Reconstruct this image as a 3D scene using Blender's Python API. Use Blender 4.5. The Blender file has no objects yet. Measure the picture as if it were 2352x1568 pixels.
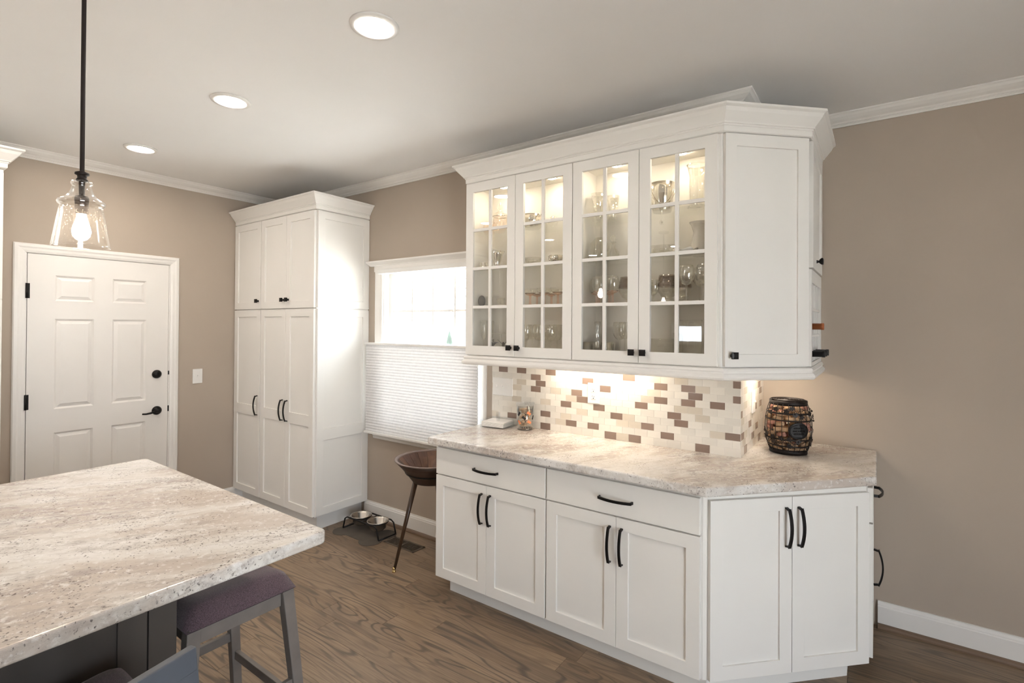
import bpy, bmesh, math, random
from mathutils import Matrix, Vector
random.seed(7)
sc = bpy.context.scene
COL = sc.collection
PI = math.pi

# ------------------------------------------------------------------ camera
CAM = Vector((0, 0, 1.5552))
F_PX, YAW, PITCH, ROLL, SHY = 1170.4539, 0.6230, -0.0068, 0.0062, -43.3478
_fw = Vector((-math.sin(YAW)*math.cos(PITCH), math.cos(YAW)*math.cos(PITCH), -math.sin(PITCH)))
_r = Vector((math.cos(YAW), math.sin(YAW), 0)); _u = _r.cross(_fw)
_r2 = _r*math.cos(ROLL)+_u*math.sin(ROLL); _u2 = -_r*math.sin(ROLL)+_u*math.cos(ROLL)
cd = bpy.data.cameras.new('camera'); cam = bpy.data.objects.new('camera', cd); COL.objects.link(cam)
cd.sensor_fit = 'HORIZONTAL'; cd.sensor_width = 36; cd.lens = F_PX*36/2352; cd.shift_y = SHY/2352
cd.clip_start = 0.05; cd.clip_end = 200
m = Matrix((( _r2.x, _u2.x, -_fw.x, CAM.x), (_r2.y, _u2.y, -_fw.y, CAM.y), (_r2.z, _u2.z, -_fw.z, CAM.z), (0, 0, 0, 1)))
cam.matrix_world = m
sc.camera = cam
def at(px, py, ax, v):
    "the point where the photo's pixel meets the plane axis ax = v"
    d = _fw+_r2*((px-1176)/F_PX)-_u2*((py-784-SHY)/F_PX)
    return CAM+d*((v-CAM[ax])/d[ax])

# ------------------------------------------------------------------ world, light, exposure
w = bpy.data.worlds.new('overcast_sky'); sc.world = w; w.use_nodes = True
bg = w.node_tree.nodes['Background']; bg.inputs[0].default_value = (0.86, 0.93, 1.0, 1); bg.inputs[1].default_value = 4.6
sun = bpy.data.lights.new('sun_offscreen', 'SUN'); sun.energy = 26.0; sun.angle = .01; sun.color = (1, .97, .93)      # high sun behind the house: it brightens the ground outside, never the room directly
so_ = bpy.data.objects.new('sun_offscreen', sun); COL.objects.link(so_); so_.rotation_euler = Vector((.75, 0, -.66)).to_track_quat('-Z', 'Y').to_euler()
def portal(name, loc, rot, sx, sy):      # guides the sampling of sky light through an opening; gives off nothing itself
    l = bpy.data.lights.new(name, 'AREA'); l.shape = 'RECTANGLE'; l.size = sx; l.size_y = sy
    l.cycles.is_portal = True
    o = bpy.data.objects.new(name, l); COL.objects.link(o); o.location = loc; o.rotation_euler = rot
sc.view_settings.view_transform = 'Standard'; sc.view_settings.look = 'None'
sc.view_settings.gamma = 1; sc.view_settings.use_curve_mapping = False
sc.view_settings.exposure = 1.48
CAN_E, BULB_E, PUCK_E, BAR_E = 51.0, 65.0, 50.0, 19.0
CAN_C, BULB_C, PUCK_C, BAR_C = (1, .89, .78), (1, .80, .60), (1, .86, .66), (1, .84, .66)
try:
    c = sc.cycles
    c.use_denoising = True; c.max_bounces = 8; c.diffuse_bounces = 5; c.glossy_bounces = 4
    c.transmission_bounces = 6; c.transparent_max_bounces = 28
    c.caustics_reflective = False; c.caustics_refractive = False; c.sample_clamp_indirect = 6
except Exception: pass

# ------------------------------------------------------------------ measured layout (metres)
YB, XB0, XB1, XB2 = 2.1572, -2.0904, -1.3375, -0.5894      # base cabinet door faces
YU, XU0, XU1, XU2 = 2.4412, -2.1178, -1.3543, -0.5960      # wall cabinet door faces
ZUB, ZUT = 1.3751, 2.4461
YW, YR, XC, XL = 2.7024, 3.2998, -0.5568, -4.5926          # back wall, set-back wall, its corner, left wall
ZC = 2.7114
XE, YF = 2.7, -3.3                                         # right wall and wall behind the camera
YP, XP0, XP1 = 2.2088, -4.585, -3.3858                     # tall pantry
ZT = 0.914

# ------------------------------------------------------------------ materials
MATS = {}
def nodes(name):
    m = bpy.data.materials.new(name); m.use_nodes = True
    nt = m.node_tree; MATS[name] = m
    return m, nt, nt.nodes['Principled BSDF']
def nd(nt, t, **k):
    n = nt.nodes.new(t)
    for a, b in k.items():
        if a in n.bl_rna.properties.keys(): setattr(n, a, b)
        else: n.inputs[a].default_value = b
    return n
def ramp(nt, stops, interp='LINEAR'):
    r = nt.nodes.new('ShaderNodeValToRGB'); cr = r.color_ramp; cr.interpolation = interp
    while len(cr.elements) < len(stops): cr.elements.new(.5)
    for e, (p, c) in zip(cr.elements, stops): e.position = p; e.color = (*c, 1) if len(c) == 3 else c
    return r
def mixc(nt, a, b, fac, mode='MIX'):
    n = nt.nodes.new('ShaderNodeMix'); n.data_type = 'RGBA'; n.blend_type = mode
    for s, v in ((6, a), (7, b), (0, fac)):
        if hasattr(v, 'is_linked') or isinstance(v, bpy.types.NodeSocket): nt.links.new(v, n.inputs[s])
        else: n.inputs[s].default_value = (*v, 1) if isinstance(v, tuple) else v
    return n.outputs[2]
def paint(name, col, rough=.5, var=.04, scale=6., bump=0., bscale=180., metal=0., coat=0.):
    m, nt, b = nodes(name); L = nt.links.new
    tc = nd(nt, 'ShaderNodeTexCoord')
    nz = nd(nt, 'ShaderNodeTexNoise', Scale=scale, Detail=3.); L(tc.outputs['Object'], nz.inputs['Vector'])
    lo = tuple(x*(1-var) for x in col); hi = tuple(min(1, x*(1+var)) for x in col)
    r = ramp(nt, [(.3, lo), (.7, hi)]); L(nz.outputs['Fac'], r.inputs[0]); L(r.outputs[0], b.inputs['Base Color'])
    b.inputs['Roughness'].default_value = rough; b.inputs['Metallic'].default_value = metal
    b.inputs['Coat Weight'].default_value = coat
    if rough > .5: b.inputs['Specular IOR Level'].default_value = .3
    if bump:
        n2 = nd(nt, 'ShaderNodeTexNoise', Scale=bscale, Detail=2.); L(tc.outputs['Object'], n2.inputs['Vector'])
        bp = nd(nt, 'ShaderNodeBump', Strength=bump, Distance=.002); L(n2.outputs['Fac'], bp.inputs['Height']); L(bp.outputs[0], b.inputs['Normal'])
    return m
paint('white_paint', (.80, .785, .755), .55, .015, 3.)
paint('cabinet_inside', (.85, .82, .765), .45, .02, 3.)
paint('trim_paint', (.80, .78, .75), .4, .015, 3.)
paint('door_paint', (.80, .775, .745), .42, .015, 3.)
paint('wall_paint', (.44, .376, .313), .75, .02, 2., .12, 260.)
paint('ceiling_paint', (.865, .86, .855), .85, .015, 1.5, .1, 200.)
paint('black_metal', (.013, .012, .012), .42, .1, 20., 0, 1, .6)
paint('bronze_metal', (.014, .009, .008), .5, .15, 20., 0, 1, .35)
paint('plastic_white', (.80, .79, .77), .35, .01)
paint('silver', (.80, .77, .70), .12, .04, 8., 0, 1, 1.)
paint('steel', (.55, .52, .48), .25, .08, 12., 0, 1, 1.)
paint('brass', (.75, .55, .25), .25, .05, 8., 0, 1, 1.)
paint('grout', (.79, .755, .70), .7, .04, 30.)
paint('island_paint', (.070, .060, .054), .5, .08, 5.)
paint('stool_wood', (.185, .165, .152), .5, .10, 14.)
paint('chair_paint', (.075, .085, .105), .5, .06, 10.)
paint('ceramic', (.82, .79, .73), .25, .02)
paint('copper_foil', (.45, .15, .06), .4, .08, 20., 0, 1, .6)
paint('black_foil', (.01, .01, .012), .35)
paint('bottle_glass', (.012, .02, .012), .08)
paint('cork', (.46, .31, .19), .8, .25, 60.)
paint('cork_wine', (.40, .20, .15), .8, .25, 60.)
paint('mat_rubber', (.10, .085, .07), .7, .15, 10.)
paint('vent_metal', (.10, .075, .055), .5, .1, 10.)
paint('leg_brown', (.045, .022, .010), .35, .3, 18.)
paint('bowl_rim', (.17, .12, .10), .4, .2, 14.)
paint('smoke_band', (.20, .17, .15), .2, .05)
paint('grey_stone', (.13, .12, .11), .5, .1)
paint('biscuit', (.72, .52, .34), .7, .2, 40.)
paint('print_black', (.012, .011, .011), .5)
paint('print_orange', (.80, .25, .10), .5)
paint('napkin', (.84, .82, .80), .8, .02)
paint('bounce_ground', (.66, .65, .62), .9, .08, 3.)  # outdoor ground, colour lightened to bounce daylight up to the ceiling
paint('evergreen', (.060, .078, .064), .9, .3, 5.)
paint('bark', (.16, .14, .13), .9, .2, 6.)
paint('siding', (.55, .57, .60), .8, .05, 2.)
paint('roof_shingle', (.22, .24, .28), .9, .1, 4.)
paint('post_paint', (.30, .36, .46), .6, .04, 2.)

def tile_mat(name, col, rough=.12, var=.06):
    m = paint(name, col, rough, var, 9.); nt = m.node_tree; b = nt.nodes['Principled BSDF']
    oi = nd(nt, 'ShaderNodeObjectInfo'); old = b.inputs['Base Color'].links[0].from_socket
    r = ramp(nt, [(0, (.90, .90, .90)), (1, (1.06, 1.06, 1.06))]); nt.links.new(oi.outputs['Random'], r.inputs[0])
    nt.links.new(mixc(nt, old, r.outputs[0], 1., 'MULTIPLY'), b.inputs['Base Color'])
    return m
tile_mat('tile_white', (.80, .765, .70)); tile_mat('tile_cream', (.66, .60, .51)); tile_mat('tile_brown', (.275, .200, .162), .1, .12)

def granite(name):
    m, nt, b = nodes(name); L = nt.links.new
    tc = nd(nt, 'ShaderNodeTexCoord'); vr = nd(nt, 'ShaderNodeVectorRotate', rotation_type='Z_AXIS', Angle=math.radians(-58)); L(tc.outputs['Object'], vr.inputs[0])
    mp = nd(nt, 'ShaderNodeVectorMath', operation='MULTIPLY'); L(vr.outputs[0], mp.inputs[0]); mp.inputs[1].default_value = (.42, 1.2, 1.)
    big = nd(nt, 'ShaderNodeTexNoise', Scale=4.2, Detail=4., Roughness=.6, Distortion=.5); L(mp.outputs[0], big.inputs['Vector'])
    base = ramp(nt, [(.36, (.77, .75, .73)), (.48, (.70, .67, .63)), (.56, (.58, .52, .47)), (.68, (.55, .48, .425))]); L(big.outputs['Fac'], base.inputs[0])
    # grey streaks
    st = nd(nt, 'ShaderNodeTexNoise', Scale=30., Detail=6., Roughness=.75, Distortion=.4); L(mp.outputs[0], st.inputs['Vector'])
    str_ = ramp(nt, [(.46, (0, 0, 0)), (.66, (1, 1, 1))]); L(st.outputs['Fac'], str_.inputs[0])
    md = nd(nt, 'ShaderNodeTexNoise', Scale=5., Detail=2.); L(mp.outputs[0], md.inputs['Vector'])
    mdr = ramp(nt, [(.36, (.15, .15, .15)), (.60, (.95, .95, .95))]); L(md.outputs['Fac'], mdr.inputs[0])
    fac = nd(nt, 'ShaderNodeMath', operation='MULTIPLY'); L(str_.outputs[0], fac.inputs[0]); L(mdr.outputs[0], fac.inputs[1])
    c1 = mixc(nt, base.outputs[0], (.36, .315, .295), fac.outputs[0])
    # white crystals
    wv = nd(nt, 'ShaderNodeTexNoise', Scale=46., Detail=4., Roughness=.65, Distortion=.3); L(vr.outputs[0], wv.inputs['Vector'])
    wr = ramp(nt, [(.54, (0, 0, 0)), (.66, (.65, .65, .65))]); L(wv.outputs['Fac'], wr.inputs[0])
    c2 = mixc(nt, c1, (.83, .815, .795), wr.outputs[0])
    # small dark minerals, clustered
    sp = nd(nt, 'ShaderNodeTexNoise', Scale=120., Detail=3., Roughness=.62); L(tc.outputs['Object'], sp.inputs['Vector'])
    sm = nd(nt, 'ShaderNodeTexNoise', Scale=9., Detail=2.); L(vr.outputs[0], sm.inputs['Vector'])
    ad = nd(nt, 'ShaderNodeMath', operation='MULTIPLY_ADD'); L(sm.outputs['Fac'], ad.inputs[0]); ad.inputs[1].default_value = .28; L(sp.outputs['Fac'], ad.inputs[2])
    sr = ramp(nt, [(.755, (0, 0, 0)), (.83, (.8, .8, .8))]); L(ad.outputs[0], sr.inputs[0])
    c3 = mixc(nt, c2, (.085, .070, .068), sr.outputs[0])
    cl = nd(nt, 'ShaderNodeTexNoise', Scale=62., Detail=4., Roughness=.7, Distortion=.6); L(tc.outputs['Object'], cl.inputs['Vector'])
    ad2 = nd(nt, 'ShaderNodeMath', operation='MULTIPLY_ADD'); L(md.outputs['Fac'], ad2.inputs[0]); ad2.inputs[1].default_value = .35; L(cl.outputs['Fac'], ad2.inputs[2])
    clr = ramp(nt, [(.82, (0, 0, 0)), (.88, (.85, .85, .85))]); L(ad2.outputs[0], clr.inputs[0])
    c3 = mixc(nt, c3, (.10, .075, .065), clr.outputs[0])
    L(c3, b.inputs['Base Color']); b.inputs['Roughness'].default_value = .2
    return m
granite('granite')

def oak(name):
    m, nt, b = nodes(name); L = nt.links.new
    tc = nd(nt, 'ShaderNodeTexCoord'); oi = nd(nt, 'ShaderNodeObjectInfo')
    sc_ = nd(nt, 'ShaderNodeVectorMath', operation='MULTIPLY_ADD'); L(tc.outputs['Object'], sc_.inputs[0]); sc_.inputs[1].default_value = (1.3, 8.0, 1.)
    mul = nd(nt, 'ShaderNodeMath', operation='MULTIPLY'); mul.inputs[1].default_value = 71.3; L(oi.outputs['Random'], mul.inputs[0])
    cb = nd(nt, 'ShaderNodeCombineXYZ'); L(mul.outputs[0], cb.inputs[0]); L(mul.outputs[0], cb.inputs[2]); L(cb.outputs[0], sc_.inputs[2])
    n1 = nd(nt, 'ShaderNodeTexNoise', Scale=1., Detail=1.5, Roughness=.45, Distortion=.35); L(sc_.outputs[0], n1.inputs['Vector'])
    k = nd(nt, 'ShaderNodeMath', operation='MULTIPLY'); k.inputs[1].default_value = 66.; L(n1.outputs['Fac'], k.inputs[0])
    sn = nd(nt, 'ShaderNodeMath', operation='SINE'); L(k.outputs[0], sn.inputs[0])
    gr = ramp(nt, [(.0, (0, 0, 0)), (.70, (.08, .08, .08)), (1., (1, 1, 1))]); 
    mr = nd(nt, 'ShaderNodeMapRange'); L(sn.outputs[0], mr.inputs[0]); mr.inputs[1].default_value = -1.; L(mr.outputs[0], gr.inputs[0])
    fn = nd(nt, 'ShaderNodeVectorMath', operation='MULTIPLY_ADD'); L(tc.outputs['Object'], fn.inputs[0]); fn.inputs[1].default_value = (7., 150., 1.); L(cb.outputs[0], fn.inputs[2])
    n2 = nd(nt, 'ShaderNodeTexNoise', Scale=1., Detail=3.); L(fn.outputs[0], n2.inputs['Vector'])
    tone = ramp(nt, [(0, (.215, .152, .100)), (.5, (.265, .190, .126)), (1, (.325, .235, .158))]); L(oi.outputs['Random'], tone.inputs[0])
    nb = nd(nt, 'ShaderNodeTexNoise', Scale=2.2, Detail=2.); L(tc.outputs['Object'], nb.inputs['Vector'])
    br = ramp(nt, [(.3, (.80, .80, .82)), (.7, (1.12, 1.1, 1.06))]); L(nb.outputs['Fac'], br.inputs[0])
    t2 = mixc(nt, tone.outputs[0], br.outputs[0], 1., 'MULTIPLY')
    fr = ramp(nt, [(.38, (.72, .70, .68)), (.62, (1.10, 1.10, 1.10))]); L(n2.outputs['Fac'], fr.inputs[0])
    t3 = mixc(nt, t2, fr.outputs[0], .65, 'MULTIPLY')
    gm = nd(nt, 'ShaderNodeMath', operation='MULTIPLY'); L(gr.outputs[0], gm.inputs[0]); gm.inputs[1].default_value = .78
    mk = nd(nt, 'ShaderNodeTexNoise', Scale=.55, Detail=2.); L(sc_.outputs[0], mk.inputs['Vector']); mkr = ramp(nt, [(.36, (.25, .25, .25)), (.60, (1, 1, 1))]); L(mk.outputs['Fac'], mkr.inputs[0])
    gm2 = nd(nt, 'ShaderNodeMath', operation='MULTIPLY'); L(gm.outputs[0], gm2.inputs[0]); L(mkr.outputs[0], gm2.inputs[1]); gm = gm2
    t4 = mixc(nt, t3, (.075, .055, .042), gm.outputs[0])
    L(t4, b.inputs['Base Color']); b.inputs['Roughness'].default_value = .42
    bp = nd(nt, 'ShaderNodeBump', Strength=.15, Distance=.001); L(gr.outputs[0], bp.inputs['Height']); bp.invert = True; L(bp.outputs[0], b.inputs['Normal'])
    return m
oak('oak_floor')

def wood(name, stops, sc3, rough=.45):
    m, nt, b = nodes(name); L = nt.links.new
    tc = nd(nt, 'ShaderNodeTexCoord'); mp = nd(nt, 'ShaderNodeMapping'); mp.inputs['Scale'].default_value = sc3; L(tc.outputs['Object'], mp.inputs[0])
    n = nd(nt, 'ShaderNodeTexNoise', Scale=1., Detail=4., Distortion=.5); L(mp.outputs[0], n.inputs['Vector'])
    oi = nd(nt, 'ShaderNodeObjectInfo'); ad = nd(nt, 'ShaderNodeMath', operation='MULTIPLY_ADD'); L(oi.outputs['Random'], ad.inputs[0]); ad.inputs[1].default_value = .42; L(n.outputs['Fac'], ad.inputs[2])
    r = ramp(nt, stops); L(ad.outputs[0], r.inputs[0]); L(r.outputs[0], b.inputs['Base Color']); b.inputs['Roughness'].default_value = rough
    return m
wood('bowl_wood', [(.40, (.040, .018, .012)), (.62, (.105, .048, .028)), (.95, (.26, .125, .055))], (14, 14, 4))
wood('shoe_wood', [(.3, (.10, .062, .04)), (.9, (.20, .13, .085))], (3, 60, 60))
wood('bowl_dark', [(.3, (.012, .006, .004)), (.9, (.04, .02, .012))], (20, 20, 5))

def fabric(name, col):
    m, nt, b = nodes(name); L = nt.links.new
    tc = nd(nt, 'ShaderNodeTexCoord'); n = nd(nt, 'ShaderNodeTexNoise', Scale=420., Detail=2.); L(tc.outputs['Object'], n.inputs['Vector'])
    r = ramp(nt, [(.35, tuple(x*.55 for x in col)), (.65, tuple(x*1.35 for x in col))]); L(n.outputs['Fac'], r.inputs[0]); L(r.outputs[0], b.inputs['Base Color'])
    b.inputs['Roughness'].default_value = .95; b.inputs['Sheen Weight'].default_value = .25
    bp = nd(nt, 'ShaderNodeBump', Strength=.3, Distance=.001); L(n.outputs['Fac'], bp.inputs['Height']); L(bp.outputs[0], b.inputs['Normal'])
    return m
fabric('seat_fabric', (.105, .070, .085))

def glass(name, tint=(.97, .98, .97), rough=.01, ior=1.5, seeds=False, boost=1.):
    "thin clear glass: Fresnel mirror over a tinted see-through"
    m, nt, b = nodes(name); L = nt.links.new; nt.nodes.remove(b)
    out = nt.nodes['Material Output']; tr = nd(nt, 'ShaderNodeBsdfTransparent'); tr.inputs[0].default_value = (*tint, 1)
    gl = nd(nt, 'ShaderNodeBsdfGlossy', Roughness=rough); gl.inputs[0].default_value = (1, 1, 1, 1)
    mx = nd(nt, 'ShaderNodeMixShader'); lw = nd(nt, 'ShaderNodeLayerWeight', Blend=.5)      # Schlick reflectance, the same from both sides of the wall
    f0 = ((ior-1)/(ior+1))**2
    pw = nd(nt, 'ShaderNodeMath', operation='POWER'); L(lw.outputs['Facing'], pw.inputs[0]); pw.inputs[1].default_value = 5.
    sk = nd(nt, 'ShaderNodeMath', operation='MULTIPLY_ADD'); L(pw.outputs[0], sk.inputs[0]); sk.inputs[1].default_value = 1-f0; sk.inputs[2].default_value = f0
    ml = nd(nt, 'ShaderNodeMath', operation='MULTIPLY', use_clamp=True); L(sk.outputs[0], ml.inputs[0]); ml.inputs[1].default_value = boost
    L(ml.outputs[0], mx.inputs[0]); L(tr.outputs[0], mx.inputs[1]); L(gl.outputs[0], mx.inputs[2])
    tc = nd(nt, 'ShaderNodeTexCoord')
    nz = nd(nt, 'ShaderNodeTexNoise', Scale=14., Detail=1.); L(tc.outputs['Object'], nz.inputs['Vector'])
    if rough > .015 or seeds:
        bp = nd(nt, 'ShaderNodeBump', Strength=.25, Distance=.004); L(nz.outputs['Fac'], bp.inputs['Height']); L(bp.outputs[0], gl.inputs['Normal'])
    else:
        rr = nd(nt, 'ShaderNodeMapRange'); L(nz.outputs['Fac'], rr.inputs[0]); rr.inputs[3].default_value = rough*.5; rr.inputs[4].default_value = rough*1.5; L(rr.outputs[0], gl.inputs['Roughness'])
    last = mx.outputs[0]
    if seeds:
        vo = nd(nt, 'ShaderNodeTexVoronoi', Scale=120.); L(tc.outputs['Object'], vo.inputs['Vector'])
        vr = ramp(nt, [(.10, (.11, .11, .11)), (.20, (.004, .004, .004))]); L(vo.outputs['Distance'], vr.inputs[0])
        df = nd(nt, 'ShaderNodeBsdfTranslucent'); df.inputs[0].default_value = (.95, .93, .9, 1)
        m2 = nd(nt, 'ShaderNodeMixShader'); L(vr.outputs[0], m2.inputs[0]); L(last, m2.inputs[1]); L(df.outputs[0], m2.inputs[2]); last = m2.outputs[0]
    L(last, out.inputs[0]); return m
glass('pane_glass', (.995, .995, .99)); glass('window_glass', (.97, .98, .98))
glass('clear_glass', (.972, .970, .955), .02, 1.5, False, 1.6); glass('crystal', (.955, .952, .93), .03, 1.6, False, 3.0)
glass('pink_glass', (.99, .88, .83), .02, 1.5, False, 1.4); glass('blush_glass', (.985, .955, .93), .02, 1.5, False, 1.6)
glass('smoke_glass', (.70, .65, .61), .02, 1.5, False, 1.6); glass('shelf_glass', (.985, .993, .985), .01)
glass('seeded_glass', (.975, .975, .97), .02, 1.5, True, 1.5); glass('acrylic', (.95, .96, .97), .02, 1.49, False, 1.4)

def shade_mat():
    m, nt, b = nodes('shade_fabric'); L = nt.links.new; nt.nodes.remove(b); out = nt.nodes['Material Output']
    tc = nd(nt, 'ShaderNodeTexCoord'); nz = nd(nt, 'ShaderNodeTexNoise', Scale=60., Detail=2.); L(tc.outputs['Object'], nz.inputs['Vector'])
    r = ramp(nt, [(.3, (.80, .80, .80)), (.7, (.86, .86, .86))]); L(nz.outputs['Fac'], r.inputs[0])
    d = nd(nt, 'ShaderNodeBsdfDiffuse'); t = nd(nt, 'ShaderNodeBsdfTranslucent'); mx = nd(nt, 'ShaderNodeMixShader'); mx.inputs[0].default_value = .2
    L(r.outputs[0], d.inputs[0]); L(r.outputs[0], t.inputs[0]); L(d.outputs[0], mx.inputs[1]); L(t.outputs[0], mx.inputs[2]); L(mx.outputs[0], out.inputs[0])
shade_mat()
def emit(name, col, s):
    m, nt, b = nodes(name); nt.nodes.remove(b); e = nd(nt, 'ShaderNodeEmission'); e.inputs[0].default_value = (*col, 1); e.inputs[1].default_value = s
    nt.links.new(e.outputs[0], nt.nodes['Material Output'].inputs[0])
emit('can_glow', CAN_C, CAN_E); emit('bulb_glow', BULB_C, BULB_E); emit('puck_glow', PUCK_C, PUCK_E); emit('bar_glow', BAR_C, BAR_E)

# ------------------------------------------------------------------ mesh helpers
W = {}
class MB:
    def __init__(s): s.v = []; s.f = []; s.sm = []
    def add(s, vs, fs, smooth=False):
        n = len(s.v); s.v += [Vector(v) for v in vs]; s.f += [[i+n for i in f] for f in fs]; s.sm += [smooth]*len(fs); return s
    def box(s, x0, y0, z0, x1, y1, z1):
        x0, x1 = sorted((x0, x1)); y0, y1 = sorted((y0, y1)); z0, z1 = sorted((z0, z1))
        return s.add([(x0, y0, z0), (x1, y0, z0), (x1, y1, z0), (x0, y1, z0), (x0, y0, z1), (x1, y0, z1), (x1, y1, z1), (x0, y1, z1)],
              [(0, 3, 2, 1), (4, 5, 6, 7), (0, 1, 5, 4), (1, 2, 6, 5), (2, 3, 7, 6), (3, 0, 4, 7)])
    def prism(s, pts, z0, z1):
        n = len(pts)
        return s.add([(x, y, z0) for x, y in pts]+[(x, y, z1) for x, y in pts],
              [tuple(range(n))[::-1], tuple(range(n, 2*n))]+[(i, (i+1) % n, n+(i+1) % n, n+i) for i in range(n)])
    def lathe(s, prof, seg=24, c=(0, 0, 0), axis='z', smooth=True):
        vs, fs = [], []; c = Vector(c)
        for r, z in prof:
            for k in range(seg):
                a = 2*PI*k/seg; x, y = r*math.cos(a), r*math.sin(a)
                vs.append(c+(Vector((x, y, z)) if axis == 'z' else Vector((z, x, y)) if axis == 'x' else Vector((y, z, x))))
        for i in range(len(prof)-1):
            for k in range(seg):
                a, b_ = i*seg+k, i*seg+(k+1) % seg
                fs.append((a, b_, b_+seg, a+seg))
        return s.add(vs, fs, smooth)
    def tube(s, pts, r, seg=8, closed=False, caps=True, sect=None, smooth=True, up=None):
        pts = [Vector(p) for p in pts]; n = len(pts); vs, fs = [], []
        rr = r if isinstance(r, (list, tuple)) else [r]*n
        prev = None
        for i, p in enumerate(pts):
            if closed: t = pts[(i+1) % n]-pts[i-1]
            else: t = pts[min(i+1, n-1)]-pts[max(i-1, 0)]
            t.normalize()
            if prev is None:
                a = Vector(up) if up else (Vector((0, 0, 1)) if abs(t.z) < .9 else Vector((1, 0, 0)))
                u = (a-t*a.dot(t)).normalized()
            else: u = (prev-t*prev.dot(t)).normalized()
            prev = u; v = t.cross(u)
            if sect: vs += [p+u*a_+v*b_ for a_, b_ in sect]
            else: vs += [p+(u*math.cos(2*PI*k/seg)+v*math.sin(2*PI*k/seg))*rr[i] for k in range(seg)]
        m_ = len(sect) if sect else seg
        for i in range(n if closed else n-1):
            for k in range(m_):
                a, b_ = i*m_+k, i*m_+(k+1) % m_; c_, d_ = ((i+1) % n)*m_+k, ((i+1) % n)*m_+(k+1) % m_
                fs.append((a, b_, d_, c_))
        if not closed and caps: fs += [tuple(range(m_))[::-1], tuple((n-1)*m_+k for k in range(m_))]
        return s.add(vs, fs, smooth)
    def sweep(s, path, prof, caps=True):
        "profile (out, z) swept along an XY path; out = to the right of the travel direction, mitred"
        P = [Vector((x, y, 0)) for x, y in path]; n = len(P); m_ = len(prof); vs, fs = [], []
        nr = []
        for i in range(n-1):
            d = (P[i+1]-P[i]).normalized(); nr.append(Vector((d.y, -d.x, 0)))
        for i in range(n):
            if i == 0: o = nr[0]
            elif i == n-1: o = nr[-1]
            else:
                o = (nr[i-1]+nr[i]); o = o/(o.dot(nr[i]))
            vs += [P[i]+o*a+Vector((0, 0, z)) for a, z in prof]
        for i in range(n-1):
            for k in range(m_):
                fs.append((i*m_+k, i*m_+(k+1) % m_, (i+1)*m_+(k+1) % m_, (i+1)*m_+k))
        if caps: fs += [tuple(range(m_))[::-1], tuple((n-1)*m_+k for k in range(m_))]
        return s.add(vs, fs)
    def lattice(s, xs, zs, full, y0, y1):
        "one seamless board of grid cells: full(i, j) says which cells are wood, the others stay open"
        nx, nz = len(xs)-1, len(zs)-1; F = lambda i, j: 0 <= i < nx and 0 <= j < nz and full(i, j)
        for i in range(nx):
            for j in range(nz):
                if not F(i, j): continue
                a, b_, c_, d_ = xs[i], xs[i+1], zs[j], zs[j+1]; f = [(0, 1, 2, 3), (7, 6, 5, 4)]
                if not F(i, j-1): f.append((0, 4, 5, 1))
                if not F(i+1, j): f.append((1, 5, 6, 2))
                if not F(i, j+1): f.append((2, 6, 7, 3))
                if not F(i-1, j): f.append((3, 7, 4, 0))
                s.add([(a, y0, c_), (b_, y0, c_), (b_, y0, d_), (a, y0, d_), (a, y1, c_), (b_, y1, c_), (b_, y1, d_), (a, y1, d_)], f)
        return s
    def sphere(s, c, r, seg=10, rings=7, sz=1., smooth=True):
        return s.lathe([(max(1e-5, r*math.sin(PI*i/rings)), -r*sz*math.cos(PI*i/rings)) for i in range(rings+1)], seg, c, 'z', smooth)
    def xf(s, M): s.v = [M@v for v in s.v]; return s
    def mesh(s, name, mat):
        me = bpy.data.meshes.new(name); me.from_pydata([tuple(v) for v in s.v], [], s.f)
        me.polygons.foreach_set('use_smooth', s.sm); me.validate()
        bm = bmesh.new(); bm.from_mesh(me); bmesh.ops.remove_doubles(bm, verts=bm.verts, dist=1e-6); bmesh.ops.recalc_face_normals(bm, faces=bm.faces); bm.to_mesh(me); bm.free()
        me.materials.append(MATS[mat]); return me
    def build(s, name, mat, parent=None, M=None, bev=0., segs=2):
        "M given: vertices are local to M. Not given: vertices are world positions and the origin goes to the base centre"
        if M is None:
            lo = [min(v[i] for v in s.v) for i in range(3)]; hi = [max(v[i] for v in s.v) for i in range(3)]
            M = Matrix.Translation(((lo[0]+hi[0])/2, (lo[1]+hi[1])/2, lo[2])); s.xf(M.inverted())
        return put(s.mesh(name, mat), name, parent, M, bev, segs)
def put(me, name, parent, M, bev=0., segs=2):
    o = bpy.data.objects.new(name, me); COL.objects.link(o)
    place(o, parent, M)
    if bev:
        b = o.modifiers.new('bevel', 'BEVEL'); b.width = bev; b.segments = segs; b.limit_method = 'ANGLE'; b.angle_limit = math.radians(40)
        b.harden_normals = False
    return o
def place(o, parent, M):
    W[o.name] = M.copy()
    if parent: o.parent = parent; o.matrix_basis = W[parent.name].inverted()@M
    else: o.matrix_basis = M
def tag(o, label=None, cat=None, group=None, kind=None):
    if label: o['label'] = label
    if cat: o['category'] = cat
    if group: o['group'] = group
    if kind: o['kind'] = kind
    return o
def thing(name, label, cat, loc, rz=0, group=None):
    o = bpy.data.objects.new(name, None); COL.objects.link(o); o.empty_display_size = .05
    place(o, None, Matrix.Translation(loc)@Matrix.Rotation(rz, 4, 'Z')); return tag(o, label, cat, group)
def struct(name, mb, mat, parent=None, bev=0.):
    o = mb.build(name, mat, parent, None, bev)
    if not parent: o['kind'] = 'structure'
    return o
def T(x, y, z, rz=0): return Matrix.Translation((x, y, z))@Matrix.Rotation(rz, 4, 'Z')
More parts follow.
